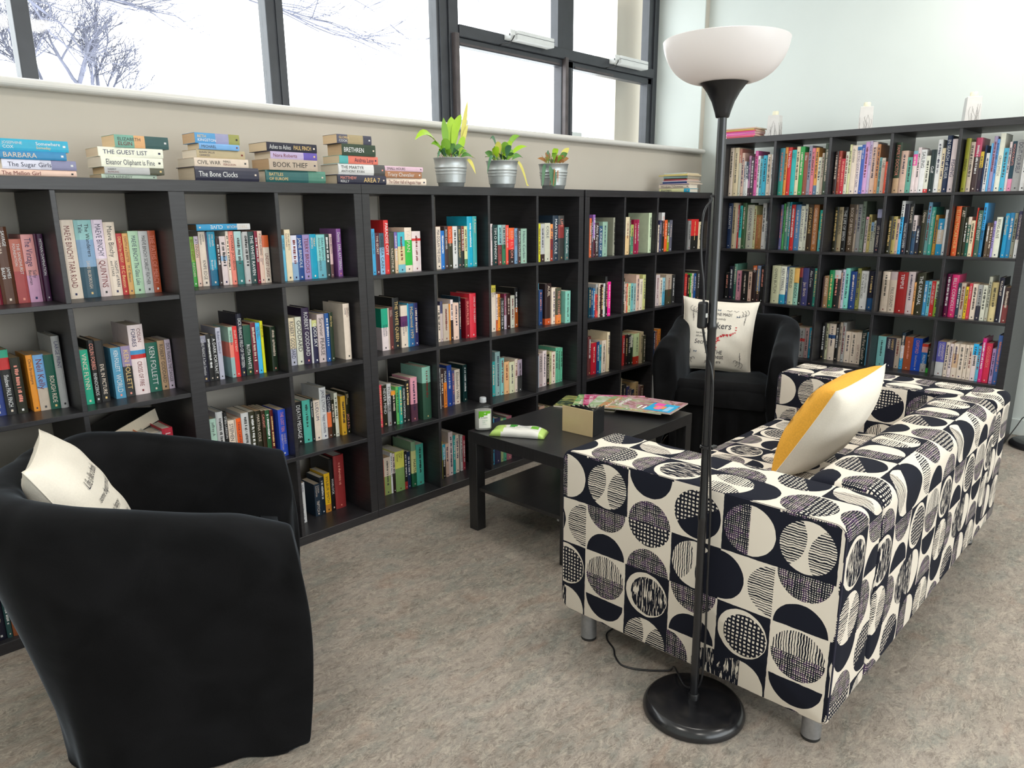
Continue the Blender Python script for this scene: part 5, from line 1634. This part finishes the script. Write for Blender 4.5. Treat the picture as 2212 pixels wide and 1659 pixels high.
# ================================================================ CUSHIONS
def frame(center, nrm, up):
    n = Vector(nrm).normalized(); u = Vector(up); u = (u-n*u.dot(n)).normalized(); x = u.cross(n)
    return Matrix(((x.x, u.x, n.x, center[0]), (x.y, u.y, n.y, center[1]), (x.z, u.z, n.z, center[2]), (0, 0, 0, 1)))
def cushion(name, label, center, nrm, up, S, T, m_front, m_back, lines, ink, seed, wr=.004):
    r = empty(name); r.matrix_world = frame(center, nrm, up); tag(r, label, 'cushion')
    rnd = random.Random(seed); ph = [rnd.uniform(0, 6) for _ in range(6)]
    def fn(u, v, sgn):
        e = max(0, (1-abs(u)**2.6))*max(0, (1-abs(v)**2.6))
        z = T/2*e**.48
        cx_ = 1-.085*(1-abs(v)**3)*1.0; cy_ = 1-.085*(1-abs(u)**3)
        x = u*S/2*(cx_ if abs(u) > 0 else 1); y = v*S/2*cy_
        z += wr*e**.3*(sin(5*u+ph[0])*cos(4*v+ph[1])+.5*sin(11*v+7*u+ph[2]))*min(1, 3*e)
        return (x, y, sgn*z)
    N = 30
    for sgn, m, nm in ((1, m_front, 'front_panel'), (-1, m_back, 'back_panel')):
        f = MB()
        for i in range(N):
            for k in range(N):
                q = [(-1+2*i/N, -1+2*k/N), (-1+2*(i+1)/N, -1+2*k/N), (-1+2*(i+1)/N, -1+2*(k+1)/N), (-1+2*i/N, -1+2*(k+1)/N)]
                if sgn < 0: q = q[::-1]
                f.face([fn(a, b_, sgn) for a, b_ in q])
        f.build(nm, m, r, smooth=True, weld=True)
    f = MB(); e_ = [(-1+2*k/24, -1) for k in range(24)]+[(1, -1+2*k/24) for k in range(24)]+[(1-2*k/24, 1) for k in range(24)]+[(-1, 1-2*k/24) for k in range(25)]
    f.tube([fn(a, b_, 0) for a, b_ in e_], .0016, 5, caps=False); f.build('seam', m_back, r, smooth=True)
    f = MB()
    def onf(x, y):
        u, v = max(-.97, min(.97, x/(S/2))), max(-.97, min(.97, y/(S/2))); p = fn(u, v, 1); return (x*.96, y*.96, p[2]+.0016)
    for (s, x, y, size, sh, sxx) in lines:
        put_text(f, s, onf, size, ink, shear=sh, sx=sxx, x0=x, y0=y)
    return r, f, onf
ink = hx('223')
r, f, onf = cushion('throw_cushion', 'white cushion with dark handwritten lines, leaning in the near armchair', (-1.300, -.500, .590), (.84, -.28, .46), (-.3, .12, 1), .42, .16, M['white_fabric'], M['white_fabric'],
  [('Life is like a book', -.14, .075, .036, .35, .72), ('some chapters are sad', -.13, .025, .027, .3, .72), ('some happy', -.13, -.025, .027, .3, .72), ('and some exciting', -.13, -.07, .025, .3, .72), ('but if you never turn', -.13, -.11, .02, .3, .7)], hx('223'), 4)
f.build('printed_words', M['print'], r)
r, f, onf = cushion('throw_cushion', 'mustard yellow and cream cushion with black lettering propped on the sofa', (.735, -1.690, .632), (.0, .87, .50), (-.08, -.3, 1), .415, .185, M['yellow_fabric'], M['cream_fabric'],
  [('You are all.', -.010, .09, .042, .3, .8), ('my REASON', -.025, .03, .040, 0, .8), ('for it all.', .015, -.04, .045, .3, .8), ('that is US', .0, -.10, .036, 0, .8)], hx('222'), 8)
f.build('printed_words', M['print'], r)
r, f, onf = cushion('throw_cushion', 'cream cushion printed with verse and a trail of red hearts, in the far armchair', (2.17, -.480, .622), (-.84, -.52, .16), (.16, .02, 1), .445, .13, M['cream_fabric'], M['cream_fabric'],
  [('HAVE I GONE MAD?', -.125, .125, .026, 0, .85), ("I'm afraid so, you're entirely", -.13, .100, .0185, 0, .8), ('Bonkers', -.10, .045, .058, .1, .9), ('but let me', -.13, .008, .017, 0, .8), ('tell you', -.13, -.012, .017, 0, .8), ('a', -.030, -.028, .022, 0, .8), ('Secret', -.135, -.055, .040, .1, .85), ('ALL THE', -.065, -.112, .034, 0, .8), ('best', -.010, -.140, .040, 0, .85), ('people are', -.06, -.168, .028, 0, .8)], hx('223'), 15)
rnd = random.Random(3)
def heart(f, cx_, cy_, s):
    P = []
    for k in range(18):
        t = 2*pi*k/18; P.append(onf(cx_+s*.062*16*sin(t)**3/1.0, cy_+s*.062*(13*cos(t)-5*cos(2*t)-2*cos(3*t)-cos(4*t))))
    f.face(P, 0, hx('c8202a'))
path = [(-.008, -.072), (-.018, -.052), (-.008, -.036), (.004, -.026), (.002, -.012), (.020, .0), (.034, .008), (.054, .010), (.074, .012), (.088, .020), (.100, .028), (.104, .044), (.104, .06)]
fh = MB()
for i, (a, b_) in enumerate(path): heart(fh, a, b_, .0085 if i < 9 else .005)
for i in range(16): a, b_ = path[i % 10]; heart(fh, a+rnd.uniform(-.014, .014), b_+rnd.uniform(-.012, .012), .0035)
fh.build('heart_trail', M['print'], r); f.build('printed_words', M['print'], r)
# fine corner scrolls of the printed border
for (cx_, cy_, fx, fy) in ((-.16, .155, 1, -1), (.155, .150, -1, -1), (-.16, -.165, 1, 1), (.15, -.165, -1, 1)):
    f = MB()
    for k in range(3):
        pts = []
        for j in range(22):
            t = j/21*4.4; q = .004+.0045*t; pts.append(onf(cx_+fx*(.016*k+q*cos(t)), cy_+fy*(q*sin(t)+.006*k)))
        f.tube(pts, .0009, 4, c=hx('334'))
        f.tube([onf(cx_+fx*(.016*k)*.2, cy_+fy*(.012+.016*k+.004*sin(j*1.3))+fy*j*.004) for j in range(8)], .0009, 4, c=hx('334'))
    f.build('border_scroll', M['print'], r)
f = MB()
for a in (-.09, -.05, .04, .08): f.tube([onf(a+.004*j, .158+.004*sin(j*1.1)) for j in range(9)], .0009, 4, c=hx('334'))
for a, b_ in ((-.005, .158), (.110, .125), (-.125, -.105)):
    for s_ in (-1, 1): f.face([onf(a, b_), onf(a+s_*.009, b_+.007), onf(a+s_*.008, b_-.005)], 0, hx('246'))
f.build('printed_design', M['print'], r)

# ================================================================ ARMCHAIRS
from mathutils import noise as mnoise
def armchair(label, loc, rz, seed, Wd=.74, D=.70, hf=.66, hb=.745):
    r = empty('armchair', (loc[0], loc[1], 0), rz); tag(r, label, 'armchair', 'black velvet covered tub armchairs')
    R = .27
    path = []
    a, b_ = D/2, Wd/2
    for k in range(9): path.append((a-(2*a-R)*k/9, -b_, 0, -1))
    for k in range(13):
        t = pi/2*k/12; path.append((-a+R-R*sin(t), -b_+R-R*cos(t), -sin(t), -cos(t)))
    for k in range(1, 5): path.append((-a, -b_+R+(2*b_-2*R)*k/5, -1, 0))
    for k in range(13):
        t = pi/2*k/12; path.append((-a+R-R*cos(t), b_-R+R*sin(t), -cos(t), sin(t)))
    for k in range(1, 10): path.append((-a+R+(2*a-R)*k/9, b_, 0, 1))
    n = len(path); f = MB(); rings = []
    def sm(t): t = max(0, min(1, t)); return t*t*(3-2*t)
    for i, (x, y, nx, ny) in enumerate(path):
        back = sm((a-x)/(2*a)*1.15-.02); h = hf+(hb-hf)*back
        end = max(0, 1-min(i, n-1-i)/2.0); h -= .035*end
        bb = .085*max(0, -nx)+.028
        prof = [(bb+.004, 0.004), (bb, .015), (bb*.92, .12), (bb*.6, .28), (bb*.2, h-.22), (-.004, h-.10), (.002, h-.045), (.018, h-.012), (.045, h), (.085, h-.003), (.112, h-.02), (.125, h-.06), (.130, h-.14), (.135, .44), (.14, .34)]
        ring = []
        for j, (o_, z) in enumerate(prof):
            fwd = 0
            if i in (0, n-1): fwd = -.02+.0*z
            px_, py_ = x-nx*o_+fwd*.0, y-ny*o_
            # drape: gentle vertical folds and a slack horizontal one
            w = mnoise.noise(Vector((px_*3.4+seed, py_*3.4, z*2.0)))*.018+mnoise.noise(Vector((px_*12, py_*12+seed, z*2.5)))*.007
            w -= .010*max(0, 1-abs(mnoise.noise(Vector((px_*5+seed*2, py_*5, z*5-(px_+py_)*3))))*9)
            if j in (0, 1): w *= 1.6
            if j > 10: w *= .4
            px_ += nx*w; py_ += ny*w; zz_ = z+(w*.5 if 2 < j < 13 else 0)
            if i in (0, n-1): px_ += .03*sin(min(1, z/h)*pi)*1.0 if j < 13 else 0
            ring.append((px_, py_, zz_))
        rings.append(ring)
    np_ = len(rings[0]); b0 = len(f.v)
    for q in rings: f.v.extend(q)
    for i in range(n-1):
        for k in range(np_-1): f.idx((b0+i*np_+k, b0+(i+1)*np_+k, b0+(i+1)*np_+k+1, b0+i*np_+k+1))
    # rounded front ends of the arms
    for i, rev in ((0, False), (n-1, True)):
        ring = [Vector(q) for q in rings[i]]; c = sum(ring, Vector())/len(ring); prev = [b0+i*np_+k for k in range(np_)]
        for sc_, dx in ((.86, .016), (.6, .026)):
            nb = len(f.v)
            for q in ring:
                cc = Vector((q.x, c.y, q.z*.98+.01)); p = q.lerp(cc, 1-sc_); f.v.append((p.x+dx, p.y, max(.004, p.z-(.02*(1-sc_)*2 if q.z > .45 else 0))))
            cur = list(range(nb, nb+np_))
            for k in range(np_-1):
                q = (prev[k], prev[k+1], cur[k+1], cur[k]); f.idx(q if not rev else q[::-1])
            q = (prev[np_-1], prev[0], cur[0], cur[np_-1]); f.idx(q if not rev else q[::-1])
            prev = cur
        f.idx(prev if not rev else prev[::-1])
    o = f.build('slipcover', M['velvet'], r, smooth=True); sd = o.modifiers.new('s', 'SUBSURF'); sd.levels = 1; sd.render_levels = 2
    # seat cushion with sag
    f = MB(); N = 16; x0, x1, y0, y1 = -D/2+.115, D/2+.005, -Wd/2+.118, Wd/2-.118
    def sp(i, k, z):
        u, v = i/N, k/N; xx = x0+(x1-x0)*u; yy = (y0+(y1-y0)*v)*(1-.42*max(0, 1-u/.42)**2)
        e = min(1, min(u, 1-u, v, 1-v)*9); return (xx, yy, z-.035*(1-e)**2+mnoise.noise(Vector((xx*5+seed, yy*5, 0)))*.014)
    for i in range(N):
        for k in range(N): f.face([sp(i, k, .415), sp(i+1, k, .415), sp(i+1, k+1, .415), sp(i, k+1, .415)])
    for k in range(N):
        p, q = sp(N, k, .415), sp(N, k+1, .415); f.face([(p[0], p[1], .30), (q[0], q[1], .30), q, p])
        p, q = sp(0, k, .415), sp(0, k+1, .415); f.face([p, q, (q[0], q[1], .30), (p[0], p[1], .30)])
        p, q = sp(k, 0, .415), sp(k+1, 0, .415); f.face([(p[0], p[1], .30), (q[0], q[1], .30), q, p])
        p, q = sp(k, N, .415), sp(k+1, N, .415); f.face([p, q, (q[0], q[1], .30), (p[0], p[1], .30)])
    q_ = .58; f.face([(x0, y0*q_, .30), (x0, y1*q_, .30), (x1, y1, .30), (x1, y0, .30)])
    f.build('seat_cushion', M['velvet'], r, smooth=True, weld=True)
    f = MB(); NY = 40; NZ = 10
    def sk(k, j):
        yy = y0-.02+(y1-y0+.04)*k/NY; z = .004+.42*j/NZ; return (D/2-.012+.010*sin(k*.9+seed)*(1-j/NZ)+.012*mnoise.noise(Vector((yy*9, z*3, seed))), yy, z)
    for k in range(NY):
        for j in range(NZ): f.face([sk(k, j), sk(k+1, j), sk(k+1, j+1), sk(k, j+1)])
    for k in range(NY): p, q = sk(k, NZ), sk(k+1, NZ); f.face([p, q, (q[0]-.05, q[1], q[2]+.01), (p[0]-.05, p[1], p[2]+.01)])
    f.build('front_skirt', M['velvet'], r, smooth=True, weld=True)
    return r
armchair('near black velvet slipcovered armchair at the left, with the white handwriting cushion', (-1.190, -.612), radians(-28), 1.3)
armchair('far black velvet slipcovered armchair in the corner, with the hearts cushion', (2.110, -.605), radians(200), 5.1)

# ================================================================ FLOOR FILL_LAMPS
def floor_lamp(loc, lean, label, full=True):
    r = empty('floor_lamp', (loc[0], loc[1], 0)); tag(r, label, 'floor lamp', None)
    Lm = Matrix.Identity(4); Lm[0][2] = lean[0]; Lm[1][2] = lean[1]
    Lm = Matrix(((1, 0, lean[0], 0), (0, 1, lean[1], 0), (0, 0, 1, 0), (0, 0, 0, 1)))
    f = MB(); f.lathe([(.134, 0), (.139, .003), (.140, .010), (.137, .020), (.128, .031), (.120, .035), (.060, .0375), (.016, .039), (0, .039)], 64, cap0=True); f.build('base', M['lamp_metal'], r, auto=35)
    f = MB(); f.lathe([(.0145, .036), (.0145, .052), (.0125, .056)], 24, M=Lm, cap1=True); f.build('collar', M['plastic_black'], r, auto=40)
    f = MB(); f.lathe([(.0112, .05), (.0112, .57), (.0122, .575), (.0122, .585), (.0108, .59), (.0108, 1.075), (.0118, 1.08), (.0118, 1.09), (.0104, 1.095), (.0104, 1.57)], 20, M=Lm); f.build('pole', M['lamp_metal'], r, auto=30)
    f = MB(); f.lathe([(.0135, 1.566), (.0150, 1.567), (.0180, 1.578), (.0255, 1.600), (.037, 1.621), (.0485, 1.636), (.0565, 1.643), (.054, 1.645), (.02, 1.638)], 40, M=Lm, cap0=True); f.build('neck', M['plastic_black'], r, auto=50)
    prof = []
    for k in range(15):
        t = k/14; a = t*pi/2*.93; prof.append((.052+.087*sin(a), 1.640+.088*(1-cos(a))/(1-cos(pi/2*.93))))
    inner = [(q[0]-.0028, q[1]+.001) for q in prof[::-1]]
    f = MB(); f.lathe(prof+[(prof[-1][0]-.0014, prof[-1][1]+.0012)]+inner+[(.0, 1.643)], 64, M=Lm); f.build('shade', M['shade'], r, auto=50)
    return r, Lm
r, Lm = floor_lamp((-.205, -1.737), (-.007, .0075), 'black uplighter floor lamp with a white bowl shade, standing before the sofa arm')
def lp(z, side, fwd=0):  # beside the pole, to its left as seen from the room
    return (-.205-.007*z-side*.69-fwd*.73, -1.737+.0075*z+side*.73-fwd*.69, z)
def loc_(p): return (p[0]+.205, p[1]+1.737, p[2])
def spline(P, n=8):
    P = [Vector(p) for p in P]; out = []
    for i in range(len(P)-1):
        p0, p1, p2, p3 = P[max(0, i-1)], P[i], P[i+1], P[min(len(P)-1, i+2)]
        for k in range(n):
            t = k/n; out.append(.5*((2*p1)+(p2-p0)*t+(2*p0-5*p1+4*p2-p3)*t*t+(3*p1-p0-3*p2+p3)*t**3))
    out.append(P[-1]); return out
f = MB(); f.tube(spline([loc_(p) for p in (lp(1.392, .008), lp(1.393, .016), lp(1.382, .017), lp(1.37, .026), lp(1.35, .033), lp(1.31, .036), lp(1.25, .034), lp(1.19, .026), lp(1.14, .023))]), .0030, 7)
f.tube(spline([loc_(p) for p in (lp(1.085, .023), lp(1.03, .012), lp(.95, -.004, .016), lp(.78, -.006, .016), lp(.6, -.016, .012), lp(.4, -.018, .012), lp(.2, -.020, .012), lp(.09, -.012, .01), (-.188, -1.700, .050), (-.150, -1.650, .052), (-.105, -1.612, .030), (-.100, -1.590, .004), (-.150, -1.530, .0035), (-.172, -1.474, .0035), (-.150, -1.430, .0035), (-.118, -1.400, .0035), (-.085, -1.350, .0035), (-.035, -1.330, .0035), (.10, -1.36, .0035), (.5, -1.5, .0035))]), .0030, 7)
f.build('cable', M['plastic_black'], r, smooth=True)
f = MB(); c_ = loc_(lp(1.112, .024)); f.box(c_[0]-.012, c_[0]+.012, c_[1]-.010, c_[1]+.010, 1.080, 1.146); bevel(f.build('switch', M['plastic_black'], r), .006, 3)
f = MB(); f.box(c_[0]-.004, c_[0]+.001, c_[1]-.0125, c_[1]-.009, 1.108, 1.118); f.build('switch_button', M['plastic_white'], r)
f = MB(); q = Vector(loc_(lp(.776, 0))); f.lathe([(.0135, -.004), (.0155, -.003), (.0155, .003), (.0135, .004)], 18, M=Matrix.Translation(q)); f.box(q.x-.004, q.x+.02, q.y-.02, q.y-.01, q.z-.004, q.z+.003); f.build('cable_clip', M['plastic_black'], r, auto=40)
r2, Lm2 = floor_lamp((3.225, -2.000), (.0, -.0), 'second black floor lamp base and cord at the right edge beside the tall bookcase')
f = MB(); f.tube(spline([(.0, .0, .055), (.03, .03, .10), (.10, .09, .135), (.155, .11, .125), (.13, .13, .075), (.07, .145, .035), (-.05, .153, .006), (-.25, .155, .0035), (-.36, .150, .0035), (-.45, .10, .0035)]), .0032, 7); f.build('cable', M['plastic_black'], r2, smooth=True)
